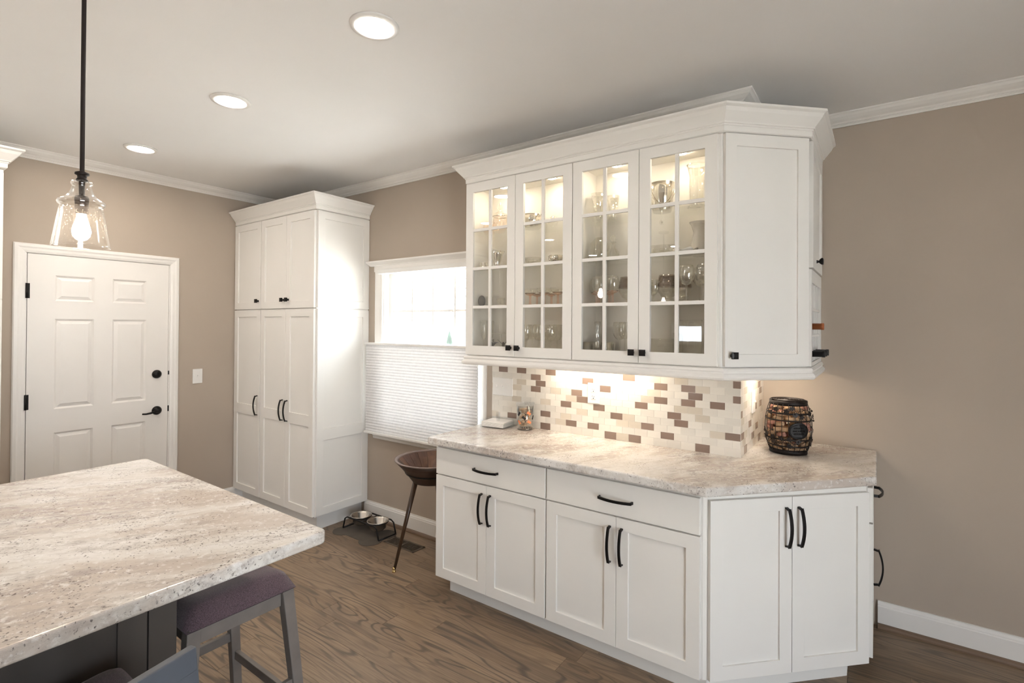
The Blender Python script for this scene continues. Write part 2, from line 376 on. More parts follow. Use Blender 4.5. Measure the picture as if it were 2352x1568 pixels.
def dup(o, M, parent=None, label=None, group=None):
    c = o.copy(); COL.objects.link(c); place(c, parent, M)
    if label: c['label'] = label
    if group: c['group'] = group
    for ch in [x for x in bpy.data.objects if x.parent == o]:
        dup(ch, M@(W[o.name].inverted()@W[ch.name]), c)
    return c

# ------------------------------------------------------------------ room shell
HX0, HX1, HY0, HY1 = -2.871, -2.594, 2.459, 2.551      # duct opening under the floor vent
fl = struct('floor', MB().box(XL-.1, YF-.1, -.10, HX0, YR+.1, -.010).box(HX1, YF-.1, -.10, XE+.1, YR+.1, -.010).box(HX0, YF-.1, -.10, HX1, HY0, -.010).box(HX0, HY1, -.10, HX1, YR+.1, -.010), 'shoe_wood')
PW = .112; y = 1.3247-PW*42; row = 0
while y < YR:
    y0, y1 = max(y, YF), min(y+PW, YR)
    if y1-y0 > .01:
        x = XL-random.random()*1.1
        while x < XE:
            L_ = random.choice((.85, 1.15, 1.5, 1.9)); 
            x0, x1 = max(x, XL), min(x+L_, XE)
            if x1-x0 > .05:
                pb_ = MB(); X0, X1, Y0, Y1 = x0+.0006, x1-.0006, y0+.0006, y1-.0006
                if X0 < HX1 and X1 > HX0 and Y0 < HY1 and Y1 > HY0:      # this board is cut round the vent
                    u0, u1 = max(X0, HX0), min(X1, HX1)
                    if X0 < HX0: pb_.box(X0, Y0, -.010, HX0, Y1, 0)
                    if X1 > HX1: pb_.box(HX1, Y0, -.010, X1, Y1, 0)
                    if Y0 < HY0: pb_.box(u0, Y0, -.010, u1, HY0, 0)
                    if Y1 > HY1: pb_.box(u0, HY1, -.010, u1, Y1, 0)
                else: pb_.box(X0, Y0, -.010, X1, Y1, 0)
                if pb_.v: pb_.build('plank', 'oak_floor', fl, None)
            x += L_
    y += PW; row += 1
struct('ceiling', MB().box(XL-.1, YF-.1, ZC, XE+.1, YR+.1, ZC+.1), 'ceiling_paint')
# back wall with its window opening
WX0, WX1, WZ0, WZ1 = -3.215, -2.225, .735, 1.995
struct('wall_back', MB().box(XL-.1, YW, 0, WX0, YW+.14, ZC).box(WX1, YW, 0, XC, YW+.14, ZC).box(WX0, YW, 0, WX1, YW+.14, WZ0).box(WX0, YW, WZ1, WX1, YW+.14, ZC), 'wall_paint')
struct('wall_return', MB().box(XC-.14, YW+.14, 0, XC, YR+.1, ZC), 'wall_paint')
struct('wall_recess', MB().box(XC, YR, 0, XE+.1, YR+.1, ZC), 'wall_paint')
DY0, DY1, DZ = .855, 1.713, 2.035
struct('wall_left', MB().box(XL-.12, YF, 0, XL, DY0, ZC).box(XL-.12, DY1, 0, XL, YW, ZC).box(XL-.12, DY0, DZ, XL, DY1, ZC), 'wall_paint')
# right wall: wide glazed opening; wall behind the camera: a small window
EY0, EY1, EZ1 = -1.5, .5, 2.08
struct('wall_right', MB().box(XE, YF, 0, XE+.12, EY0, ZC).box(XE, EY1, 0, XE+.12, YR, ZC).box(XE, EY0, EZ1, XE+.12, EY1, ZC), 'wall_paint')
FX0, FX1, FZ0, FZ1 = -2.72, -2.20, 1.28, 1.62
struct('wall_front', MB().box(XL-.1, YF-.12, 0, FX0, YF, ZC).box(FX1, YF-.12, 0, XE+.1, YF, ZC).box(FX0, YF-.12, 0, FX1, YF, FZ0).box(FX0, YF-.12, FZ1, FX1, YF, ZC), 'wall_paint')
portal('window_back_portal', ((WX0+WX1)/2, YW+.16, (WZ0+WZ1)/2), (-PI/2, 0, 0), WX1-WX0, WZ1-WZ0)
portal('window_right_offscreen', (XE+.14, (EY0+EY1)/2, EZ1/2), (0, PI/2, 0), EZ1, EY1-EY0)
portal('window_rear_offscreen', ((FX0+FX1)/2, YF-.14, (FZ0+FZ1)/2), (PI/2, 0, 0), FX1-FX0, FZ1-FZ0)

def crown_prof(h, d, zt):
    return [(0, zt), (d, zt), (d, zt-h*.10), (d*.90, zt-h*.17), (d*.80, zt-h*.34), (d*.58, zt-h*.52), (d*.36, zt-h*.64), (d*.28, zt-h*.76), (d*.20, zt-h*.78), (d*.20, zt-h*.84), (d*.14, zt-h*.86), (d*.14, zt-h), (0, zt-h)]
cp = crown_prof(.062, .066, ZC)
struct('trim_1', MB().sweep([(XL, YF), (XL, YW), (XC, YW), (XC, YR), (XE, YR)], cp), 'trim_paint')
struct('trim_2', MB().sweep([(XE, YR), (XE, YF), (XL, YF)], cp), 'trim_paint')
bp = [(0, 0), (.016, 0), (.016, .108), (.013, .112), (.013, .118), (.008, .128), (.008, .134), (0, .134)]
sp = [(.0, 0), (.033, 0), (.033, .008), (.030, .016), (.024, .021), (.016, .023), (0, .023)]
def baseboard(name, path):
    b = struct(name, MB().sweep(path, bp), 'trim_paint')
    MB().sweep(path, sp).build('shoe_moulding', 'shoe_wood', b)
baseboard('baseboard_back', [(XP1-.02, YW), (XB0, YW)])
baseboard('baseboard_right', [(0.0, YR), (XE, YR)])
baseboard('baseboard_left', [(XL, DY1+.06), (XL, YP+.3)])
baseboard('baseboard_rear', [(XE, YF), (XL, YF)])

# window in the back wall
win = struct('window_1', MB().box(WX0, YW, WZ0, WX0+.02, YW+.14, WZ1).box(WX1-.02, YW, WZ0, WX1, YW+.14, WZ1).box(WX0, YW, WZ1-.02, WX1, YW+.14, WZ1).box(WX0, YW, WZ0, WX1, YW+.14, WZ0+.02), 'trim_paint')
cs = [(0, 0), (.105, 0), (.105, -.014), (.09, -.020), (.03, -.016), (.012, -.018), (0, -.014)]
for x0, sg in ((WX0+.012, -1), (WX1-.012, 1)):
    MB().prism([(x0+sg*a*.86, YW+b_) for a, b_ in cs], WZ0-.02, 2.028).build('casing', 'trim_paint', win)
MB().box(-3.30, YW-.018, WZ1-.012, -2.14, YW, 2.03).build('head_casing', 'trim_paint', win)
MB().sweep([(-3.325, YW), (-3.325, YW-.001), (-2.115, YW-.001), (-2.115, YW)], [(0, 2.068), (.045, 2.068), (.045, 2.056), (.036, 2.046), (.026, 2.036), (.022, 2.028), (0, 2.028)]).build('head_cap', 'trim_paint', win)
MB().box(-3.32, YW-.045, .692, -2.12, YW+.10, .714).build('sill', 'trim_paint', win, None, .004)
MB().sweep([(-3.305, YW), (-2.135, YW)], [(0, .692), (.018, .692), (.018, .672), (.014, .668), (.014, .655), (.010, .648), (0, .646)]).build('apron', 'trim_paint', win)
for nm, z0, z1, yy in (('upper_sash', 1.345, 1.975, YW+.055), ('lower_sash', .755, 1.385, YW+.022)):
    sx0, sx1 = WX0+.02, WX1-.02; q = .030
    s_ = MB().box(sx0, yy, z0, sx0+q, yy+.03, z1).box(sx1-q, yy, z0, sx1, yy+.03, z1).box(sx0+q, yy, z0, sx1-q, yy+.03, z0+.04).box(sx0+q, yy, z1-.028, sx1-q, yy+.03, z1).build(nm, 'trim_paint', win)
    gx0, gx1, gz0, gz1 = sx0+q, sx1-q, z0+.04, z1-.028
    for k in range(1, 4):
        xx = gx0+(gx1-gx0)*k/4; MB().box(xx-.008, yy+.008, gz0, xx+.008, yy+.022, gz1).build('muntin', 'trim_paint', s_)
    zz = (gz0+gz1)/2; MB().box(gx0, yy+.009, zz-.008, gx1, yy+.021, zz+.008).build('muntin', 'trim_paint', s_)
    for i in range(4):
        for j in range(2):
            MB().box(gx0+(gx1-gx0)*i/4, yy+.013, gz0+(gz1-gz0)*j/2, gx0+(gx1-gx0)*(i+1)/4, yy+.016, gz0+(gz1-gz0)*(j+1)/2).build('pane', 'window_glass', s_)

# glazed opening in the right wall and small window behind the camera (both feed the room its daylight)
def frame_window(name, fixed_axis, v, a0, a1, z0, z1, nx):
    mb = MB(); t = .05
    def B(a, b_, c_, d_): return (mb.box(v, a, c_, v+.06, b_, d_) if fixed_axis == 0 else mb.box(a, v, c_, b_, v+.06, d_))
    B(a0, a0+t, z0, z1); B(a1-t, a1, z0, z1); B(a0, a1, z1-t, z1); B(a0, a1, z0, z0+t)
    for k in range(1, nx):
        aa = a0+(a1-a0)*k/nx; B(aa-.03, aa+.03, z0, z1)
    return struct(name, mb, 'trim_paint')
frame_window('window_2', 0, XE+.03, EY0, EY1, 0, EZ1, 2)
frame_window('window_3', 1, YF-.09, FX0, FX1, FZ0, FZ1, 1)

# six-panel door in the left wall
SY0, SY1 = .869, 1.699
dr = struct('door_1', MB().box(XL-.11, DY0, 0, XL-.0, SY0-.003, DZ).box(XL-.11, SY1+.003, 0, XL-.0, DY1, DZ).box(XL-.11, DY0, 2.024, XL-.0, DY1, DZ).box(XL-.13, DY0-.02, 0, XL-.11, DY1+.02, DZ+.02), 'door_paint')  # last box: unseen board added behind the slab to block sun leaking in
cols = [(1.010, 1.226), (1.334, 1.549)]; rows = [(.25, .805), (.966, 1.585), (1.709, 1.884)]
slab = MB(); fx = XL+.002
slab.box(XL-.04, SY0, .008, XL-.010, SY1, 2.021)
ys = [SY0, cols[0][0], cols[0][1], cols[1][0], cols[1][1], SY1]; zs = [.008, rows[0][0], rows[0][1], rows[1][0], rows[1][1], rows[2][0], rows[2][1], 2.021]
for i in range(5):
    for j in range(7):
        if not (i in (1, 3) and j in (1, 3, 5)): slab.box(XL-.011, ys[i], zs[j], fx, ys[i+1], zs[j+1])
sl = slab.build('slab', 'door_paint', dr)
for a, b_ in cols:
    for c_, d_ in rows:
        g = .012; e = .034; x_in = XL-.011
        v = [(fx-.0005, a, c_), (fx-.0005, b_, c_), (fx-.0005, b_, d_), (fx-.0005, a, d_), (x_in+.001, a+g, c_+g), (x_in+.001, b_-g, c_+g), (x_in+.001, b_-g, d_-g), (x_in+.001, a+g, d_-g),
             (fx-.002, a+e, c_+e), (fx-.002, b_-e, c_+e), (fx-.002, b_-e, d_-e), (fx-.002, a+e, d_-e)]
        f = [(0, 1, 5, 4), (1, 2, 6, 5), (2, 3, 7, 6), (3, 0, 4, 7), (4, 5, 9, 8), (5, 6, 10, 9), (6, 7, 11, 10), (7, 4, 8, 11), (8, 9, 10, 11)]
        MB().add(v, f).build('panel', 'door_paint', sl)
dc = [(0, 0), (.062, 0), (.062, .010), (.056, .016), (.040, .018), (.030, .013), (.016, .012), (.004, .008), (0, .006)]
def casing(name, pts2):   # picture-frame sweep in the wall plane (Y,Z), mitred
    mb = MB(); P = [Vector((0, a, b_)) for a, b_ in pts2]; n = len(P); m_ = len(dc); vs = []; nr = []
    for i in range(n-1):
        d = (P[i+1]-P[i]).normalized(); nr.append(Vector((0, -d.z, d.y)))
    for i in range(n):
        o = nr[0] if i == 0 else nr[-1] if i == n-1 else (nr[i-1]+nr[i])/((nr[i-1]+nr[i]).dot(nr[i]))
        vs += [P[i]+o*a+Vector((XL+b_, 0, 0)) for a, b_ in dc]
    fs = [(i*m_+k, i*m_+(k+1) % m_, (i+1)*m_+(k+1) % m_, (i+1)*m_+k) for i in range(n-1) for k in range(m_)]
    mb.add(vs, fs); return mb.build(name, 'trim_paint', dr)
casing('casing', [(DY0+.004, 0), (DY0+.004, DZ-.010), (DY1-.004, DZ-.010), (DY1-.004, 0)])
for z in (1.771, 1.028, .25):
    h = MB().tube([(XL+.008, SY0-.004, z-.05), (XL+.008, SY0-.004, z+.05)], .007, 8).box(XL, SY0-.004, z-.05, XL+.0035, SY0+.012, z+.05).build('hinge', 'black_metal', dr)
MB().lathe([(.0001, .0), (.033, .0), (.033, .006), (.026, .016), (.018, .022), (.0001, .024)], 20, (fx, 1.622, 1.162), 'x').box(fx+.02, 1.617, 1.148, fx+.034, 1.627, 1.176).build('deadbolt', 'black_metal', sl)
lv = MB().lathe([(.0001, .0), (.034, .0), (.034, .006), (.024, .014), (.012, .018), (.011, .045), (.0001, .048)], 20, (fx, 1.624, .8775), 'x').tube([(fx+.042, 1.624, .8775), (fx+.046, 1.60, .877), (fx+.047, 1.57, .868), (fx+.044, 1.54, .864), (fx+.040, 1.515, .866)], [.009, .009, .008, .007, .006], 8).build('lever_handle', 'black_metal', sl)
for z, hh in ((1.168, .03), (.885, .045)):
    MB().box(XL-.004, SY1+.001, z-hh/2, XL+.0035, SY1+.009, z+hh/2).build('strike_plate', 'black_metal', dr)

# ------------------------------------------------------------------ cabinet hardware and fronts
def pull_mesh(L_):
    mb = MB(); pts = []; h = L_/2
    pts = [(0, 0, -h), (0, -.012, -h)]
    pts = [(0, -.002, -h+.004), (0, -.018, -h+.008)]
    for k in range(13):
        a = -1+2*k/12; pts.append((0, -.020-.016*(1-a*a), a*(h-.004)))
    pts += [(0, -.018, h-.008), (0, -.002, h-.004)]
    mb.tube(pts, 0, sect=[(-.0035, -.006), (.0035, -.006), (.0035, .006), (-.0035, .006)], smooth=False, up=(0, -1, 0))
    return mb.mesh('pull', 'black_metal')
PULL = pull_mesh(.168)
def knob_mesh():
    mb = MB().lathe([(.009, 0), (.006, -.006), (.005, -.016)], 12, (0, 0, 0), 'y')
    a, b_ = .008, .0155
    mb.add([(-a, -.012, -a), (a, -.012, -a), (a, -.012, a), (-a, -.012, a), (-b_, -.021, -b_), (b_, -.021, -b_), (b_, -.021, b_), (-b_, -.021, b_), (-b_, -.028, -b_), (b_, -.028, -b_), (b_, -.028, b_), (-b_, -.028, b_),
            (-a, -.030, -a), (a, -.030, -a), (a, -.030, a), (-a, -.030, a)],
           [(0, 1, 5, 4), (1, 2, 6, 5), (2, 3, 7, 6), (3, 0, 4, 7), (4, 5, 9, 8), (5, 6, 10, 9), (6, 7, 11, 10), (7, 4, 8, 11), (8, 9, 13, 12), (9, 10, 14, 13), (10, 11, 15, 14), (11, 8, 12, 15), (12, 13, 14, 15), (3, 2, 1, 0)])
    return mb.mesh('knob', 'black_metal')
KNOB = knob_mesh()
def pull(door, M, x, z, y=-.02, horiz=False):
    Q = M@Matrix.Translation((x, y, z))
    if horiz: Q = Q@Matrix.Rotation(PI/2, 4, 'Y')
    return put(PULL, 'pull', door, Q, .001, 2)
def knob(door, M, x, z, y=-.02): return put(KNOB, 'knob', door, M@Matrix.Translation((x, y, z)))
def shaker(root, M, w_, h_, rails=(), f=.057, t=.02, name='door', mat='white_paint'):
    "local: x 0..w, z 0..h, front at y = -t"
    zs_ = [f]
    for r_ in rails: zs_ += [r_-f*.75, r_+f*.75]
    zs_.append(h_-f)
    mb = MB().lattice([0, f, w_-f, w_], [0]+zs_+[h_], lambda i, j: i != 1 or j % 2 == 0, -t, 0)
    d = mb.build(name, mat, root, M, .0012, 2)
    for k in range(0, len(zs_), 2):
        MB().box(f-.003, -t+.009, zs_[k]-.003, w_-f+.003, -.003, zs_[k+1]+.003).build('panel', mat, d, M)
    return d
def slab_front(root, M, w_, h_, name='drawer', mat='white_paint', t=.02):
    return MB().box(0, -t, 0, w_, 0, h_).build(name, mat, root, M, .002, 2)
def glass_door(root, M, w_, h_, knob_x):
    f, t = .057, .02
    d = MB().lattice([0, f, w_-f, w_], [0, f, h_-f, h_], lambda i, j: not (i == 1 and j == 1), -t, 0).build('door', 'white_paint', root, M, .0012, 2)
    gx0, gx1, gz0, gz1 = f, w_-f, f, h_-f
    xm = (gx0+gx1)/2
    MB().box(xm-.009, -t+.002, gz0, xm+.009, -.004, gz1).build('muntin', 'white_paint', d, M, .001)
    zz = [gz0]+[gz0+(gz1-gz0)*k/4 for k in (1, 2, 3)]+[gz1]
    for k in (1, 2, 3):
        MB().box(gx0, -t+.0025, zz[k]-.009, gx1, -.0045, zz[k]+.009).build('muntin', 'white_paint', d, M, .001)
    pw, ph = (gx1-gx0)/2, (gz1-gz0)/4
    pm = MB().box(0, -.011, 0, pw, -.008, ph).mesh('pane', 'pane_glass')
    for i in range(2):
        for j in range(4): put(pm, 'pane', d, M@Matrix.Translation((gx0+pw*i, 0, zz[j])))
    knob(d, M, knob_x, .052)
    return d

# ------------------------------------------------------------------ base cabinets
YBF = YB+.02; ZD0, ZDM, ZD1 = .106, .695, .851; ZBT = .874
def base_unit(x0, x1, label):
    r = thing('base_cabinet', label, 'cabinet', ((x0+x1)/2, (YBF+YW)/2, 0))
    MB().box(x0, YBF, ZD0-.004, x1, YW-.001, ZBT).build('body', 'white_paint', r, None, .001)
    MB().box(x0+.045 if x0 < -2 else x0, YBF+.062, 0, x1, YBF+.078, ZD0-.004).build('toe_kick', 'white_paint', r)
    wd = x1-x0; g = .002
    d = slab_front(r, T(x0+g+.003, YBF, ZDM+.004), wd-2*g-.006, ZD1-ZDM-.004); pull(d, T(x0+wd/2, YBF, 0), 0, (ZDM+ZD1)/2, horiz=True)
    h_ = ZDM-.003-ZD0; w2 = wd/2-g-.0035
    Ml = T(x0+g+.003, YBF, ZD0); dl = shaker(r, Ml, w2, h_); pull(dl, Ml, w2-.028, h_-.125)
    Mr = T(x0+wd/2+.0015, YBF, ZD0); dl = shaker(r, Mr, w2, h_); pull(dl, Mr, .028, h_-.125)
    return r
base_unit(XB0, XB1, 'white base cabinet with one drawer, its free end next to the wooden bowl stand')
base_unit(XB1, XB2, 'white base cabinet with one drawer, joined to the angled corner cabinet')
A = Vector((-.560, YB+.012)); ANG = math.radians(45.3); dv = Vector((math.cos(ANG), math.sin(ANG))); nv = Vector((-dv.y, dv.x)); LW = .758
P1 = A+nv*.02; P2 = A+dv*LW+nv*.02
XEND = P2.x+.004
corner = thing('corner_cabinet', 'angled white base cabinet with two full-height doors under the wire cork barrel', 'cabinet', (-.4, 2.6, 0))
MB().prism([(XB2, YBF), (P1.x-.012, YBF), (P1.x, P1.y), (P2.x, P2.y), (XEND, P2.y+.02), (XC, P2.y+.02), (XC, YW-.001), (XB2, YW-.001)], ZD0-.004, ZBT).build('body', 'white_paint', corner, None, .001)
K1 = A+nv*.085+dv*.0446; K2 = A+dv*(LW-.035)+nv*.085
MB().prism([(XB2+.0005, YBF+.062), (XB2+.001, K1.y), (K2.x, K2.y), (K2.x-.012, K2.y+.012), (XB2+.0005, K1.y+.024)], 0, ZD0-.004).build('toe_kick', 'white_paint', corner)
for k in range(2):
    w2 = LW/2-.006; s0 = A+dv*(.006+k*(LW/2-.004))+nv*.02
    M = T(s0.x, s0.y, ZD0, ANG); d = shaker(corner, M, w2, .738); pull(d, M, w2-.028 if k == 0 else .028, .738-.125)
endc = thing('end_cabinet', 'white base end cabinet facing the grey wall beside the long baseboard', 'cabinet', (-.3, 3.0, 0))
YE0 = P2.y+.021
MB().box(XC, YE0, ZD0-.004, XEND, YR-.001, ZBT).build('body', 'white_paint', endc, None, .001)
MB().box(XEND-.09, YE0, 0, XEND-.075, YR-.002, ZD0-.004).build('toe_kick', 'white_paint', endc)
ME = T(XEND, YE0+.012, ZD0, PI/2); wE = YR-YE0-.05
d = shaker(endc, ME, wE, ZDM-.003-ZD0); pull(d, ME, .10, ZDM-ZD0-.125-.1)
d = slab_front(endc, T(XEND, YE0+.012, ZDM+.004, PI/2), wE, ZD1-ZDM-.004); pull(d, ME, wE/2, (ZDM+ZD1)/2-ZD0, horiz=True)
ct = MB().prism([(-2.112, 2.110), (-.556, 2.110), (-.004, 2.716), (-.004, YR-.0005), (XC+.0005, YR-.0005), (XC+.0005, YW-.0005), (-2.112, YW-.0005)], ZBT, ZT).build('countertop', 'granite', None, None, .007, 3)
tag(ct, 'speckled cream granite countertop wrapping the corner under the glass-front cabinets', 'countertop')

# ------------------------------------------------------------------ wall cabinets
YUF = YU+.02
def shell_box(mb, x0, x1, y0, y1, z0, z1, t=.016):
    return mb.box(x0, y0, z0, x0+t, y1, z1).box(x1-t, y0, z0, x1, y1, z1).box(x0+t, y0, z0, x1-t, y1, z0+t).box(x0+t, y0, z1-t, x1-t, y1, z1).box(x0+t, y1-.006, z0+t, x1-t, y1, z1-t)
SHZ = [1.672, 1.907, 2.142]
def upper_unit(x0, x1, label):
    r = thing('wall_cabinet', label, 'cabinet', ((x0+x1)/2, (YUF+YW)/2, ZUB-.01))
    shell_box(MB(), x0, x1, YUF, YW-.001, ZUB-.006, 2.4495).build('body', 'cabinet_inside', r)
    for z in SHZ: MB().box(x0+.017, YUF+.012, z-.006, x1-.017, YW-.008, z).build('shelf', 'shelf_glass', r)
    wd = x1-x0; w2 = wd/2-.004
    M = T(x0+.0025, YUF, ZUB); glass_door(r, M, w2, ZUT-ZUB, w2-.028)
    M = T(x0+wd/2+.0015, YUF, ZUB); glass_door(r, M, w2, ZUT-ZUB, .028)
    for k in (.27, .73):
        px = x0+wd*k
        p_ = MB().lathe([(.0001, 0), (.034, 0), (.034, -.010), (.027, -.012), (.0001, -.012)], 20, (px, YUF+.10, ZUT-.006)).build('puck_light', 'silver', r)
        MB().lathe([(.0001, -.0125), (.026, -.0125), (.026, -.016), (.0001, -.017)], 20, (px, YUF+.10, ZUT-.006)).build('lens', 'puck_glow', p_)
    return r
u1 = upper_unit(XU0, XU1, 'glass-front wall cabinet beside the window, lit inside, holding silver and stemware')
u2 = upper_unit(XU1, XU2, 'glass-front wall cabinet next to the angled corner door, holding crystal and an ice bucket')
# low bar light under the glass cabinets
bl = MB().box(-1.60, YW-.115, ZUB-.022, -.98, YW-.075, ZUB-.007).build('bar_light', 'silver', u1); MB().box(-1.59, YW-.110, ZUB-.025, -.99, YW-.08, ZUB-.0215).build('lens', 'bar_glow', bl)
UA = Vector((-.5715, YU+.006)); UANG = math.radians(44.8); ud = Vector((math.cos(UANG), math.sin(UANG))); un = Vector((-ud.y, ud.x)); UL = .440
U1 = UA+un*.02; U2 = UA+ud*UL+un*.02; XUE = U2.x+.003
uc = thing('corner_wall_cabinet', 'angled white wall cabinet with one plain recessed-panel door', 'cabinet', (-.45, 2.65, ZUB-.01))
MB().prism([(XU2, YUF), (U1.x-.008, YUF), (U1.x, U1.y), (U2.x, U2.y), (XUE, U2.y+.02), (XC, U2.y+.02), (XC, YW-.001), (XU2, YW-.001)], ZUB-.006, 2.4495).build('body', 'white_paint', uc, None, .001)
s0 = UA+ud*.008+un*.02; M = T(s0.x, s0.y, ZUB, UANG); d = shaker(uc, M, UL-.014, ZUT-ZUB); knob(d, M, .034, .052)
ue = thing('wine_cabinet', 'white end wall cabinet with a small door above an open wine rack', 'cabinet', (-.4, 3.0, ZUB-.01))
UY0 = U2.y+.021; RZ0, RZ1 = 1.378, 1.772; RY0, RY1 = UY0+.028, YR-.05
MB().box(XC, UY0, ZUB-.006, XUE, UY0+.016, 2.4495).box(XC, YR-.018, ZUB-.006, XUE, YR-.001, 2.4495).box(XC, UY0, ZUB-.006, XUE, YR-.001, ZUB+.01).box(XC, UY0, 1.79, XUE, YR-.001, 2.4495).box(XC, UY0, ZUB, XC+.008, YR-.001, 1.79).build('body', 'white_paint', ue)
fr = MB().box(XUE, UY0, ZUB-.004, XUE+.014, RY0, 1.835).box(XUE, RY1, ZUB-.004, XUE+.014, YR-.001, 1.835).box(XUE, RY0, ZUB-.004, XUE+.014, RY1, RZ0+.012).box(XUE, RY0, RZ1, XUE+.014, RY1, 1.835).build('rack_frame', 'white_paint', ue)
NCOL, NROW = 4, 3
for k in range(1, NCOL):
    yy = RY0+(RY1-RY0)*k/NCOL; MB().box(XC+.01, yy-.006, RZ0+.012, XUE+.009, yy+.006, RZ1).build('divider', 'white_paint', ue)
for k in range(1, NROW):
    zz = RZ0+.012+(RZ1-RZ0-.012)*k/NROW; MB().box(XC+.01, RY0, zz-.006, XUE+.010, RY1, zz+.006).build('divider', 'white_paint', ue)
M = T(XUE, UY0+.006, 1.842, PI/2); wE = YR-UY0-.03; d = shaker(ue, M, wE, ZUT-1.842); knob(d, M, .165, .045)
pl = MB().box(XC+.07, 2.86, ZUB-.02, XC+.13, 3.10, ZUB-.007).build('bar_light', 'silver', ue); MB().box(XC+.075, 2.865, ZUB-.0235, XC+.125, 3.095, ZUB-.0195).build('lens', 'bar_glow', pl)
# crown and light rail run round all of them
path = [(XU0+.004, YW), (XU0+.004, YU+.012), (UA.x, YU+.012), (UA.x+ud.x*UL, UA.y+ud.y*UL+.006), (XUE+.012, YR)]
path = [(XU0+.004, YW-.001), (XU0+.004, YU+.012), (UA.x-.004, YU+.012), (U2.x+.012, U2.y-.008), (U2.x+.012, YR-.001)]
cwp = [(-.03, 2.562), (.072, 2.562), (.072, 2.552), (.060, 2.545), (.052, 2.530), (.034, 2.508), (.022, 2.494), (.020, 2.488), (.014, 2.486), (.014, 2.480), (.010, 2.478), (.010, 2.454), (.004, 2.4500), (-.03, 2.4500)]
cm = MB().sweep(path, cwp).build('crown_moulding', 'white_paint', None, None, .0008)
tag(cm, 'white stepped crown moulding wrapped round the top of the glass-front wall cabinets', 'crown moulding')
lrp = [(-.02, 1.3692), (.006, 1.3692), (.012, 1.364), (.016, 1.356), (.012, 1.349), (.012, 1.345), (.018, 1.340), (.024, 1.332), (.024, 1.324), (.020, 1.316), (.014, 1.313), (-.02, 1.313)]
lr = MB().sweep(path, lrp).build('light_rail', 'white_paint', None, None, .0008)
tag(lr, 'white rounded light rail moulding along the underside of the glass-front wall cabinets', 'moulding')

# ------------------------------------------------------------------ tall pantry
def pantry(x0, x1, label, doors, side):
    r = thing('pantry_cabinet', label, 'cabinet', ((x0+x1)/2, (YP+YW)/2, 0))
    y0 = YP+.02
    MB().box(x0, y0, .124, x1-(.012 if side else 0), YW-.001, 2.4165).build('body', 'white_paint', r)
    MB().box(x0, y0+.06, 0, x1-(.075 if side else 0), YW-.002, .124).build('toe_kick', 'stool_wood' if 0 else 'white_paint', r)
    wd = (x1-x0-(.016 if side else .004))/doors
    for k in range(doors):
        M = T(x0+.002+wd*k+.0015, y0, 1.684); d = shaker(r, M, wd-.003, 2.411-1.684); kx = wd-.035 if (k == 0) else .032
        knob(d, M, kx, .066)
        M = T(x0+.002+wd*k+.0015, y0, .130); d = shaker(r, M, wd-.003, 1.676-.130, rails=(.705,)); pull(d, M, kx, .755)
    if side:
        ys_ = y0+.004; wS = YW-.002-ys_
        shaker(r, T(x1-.012, ys_, .130, PI/2), wS, 1.676-.130, rails=(.60,), t=.012, name='side_panel'); shaker(r, T(x1-.012, ys_, 1.684, PI/2), wS, 2.411-1.684, t=.012, name='side_panel')
    return r
pantry(XP0, -4.150, 'narrow white pantry cabinet with one column of doors, against the door wall', 1, False)
pantry(-4.147, XP1+.004, 'wide white pantry cabinet with two columns of doors and panelled side facing the window', 2, True)
pcp = [(a*.95, b_-.0325) for a, b_ in cwp]
pc = MB().sweep([(XP0, YP+.012), (XP1-.004, YP+.012), (XP1-.004, YW-.001)], pcp).build('crown_moulding', 'white_paint', None, None, .0008)
tag(pc, 'white crown moulding on top of the tall pantry cabinets beside the window', 'crown moulding')
# tall cabinet left of the door
tl = thing('tall_cabinet', 'tall white cabinet with crown moulding, on the hinge side of the six-panel door', 'cabinet', (-4.3, .1, 0))
MB().box(XL+.001, -.45, .10, -4.02, .655, 2.42).build('body', 'white_paint', tl); MB().box(XL+.001, -.45, 0, -4.08, .64, .10).build('toe_kick', 'white_paint', tl)
for k in range(2):
    w2 = .55
    M = T(-4.02, -.449+k*.552, 1.69, PI/2); d = shaker(tl, M, w2, .71); knob(d, M, .50 if k == 0 else .05, .06)
    M = T(-4.02, -.449+k*.552, .11, PI/2); d = shaker(tl, M, w2, 1.572, rails=(.7,)); pull(d, M, .50 if k == 0 else .05, .75)
MB().sweep([(-4.012, -.45), (-4.012, .659), (XL+.001, .659)], [(a, b_-.022) for a, b_ in cwp]).build('crown', 'white_paint', tl)

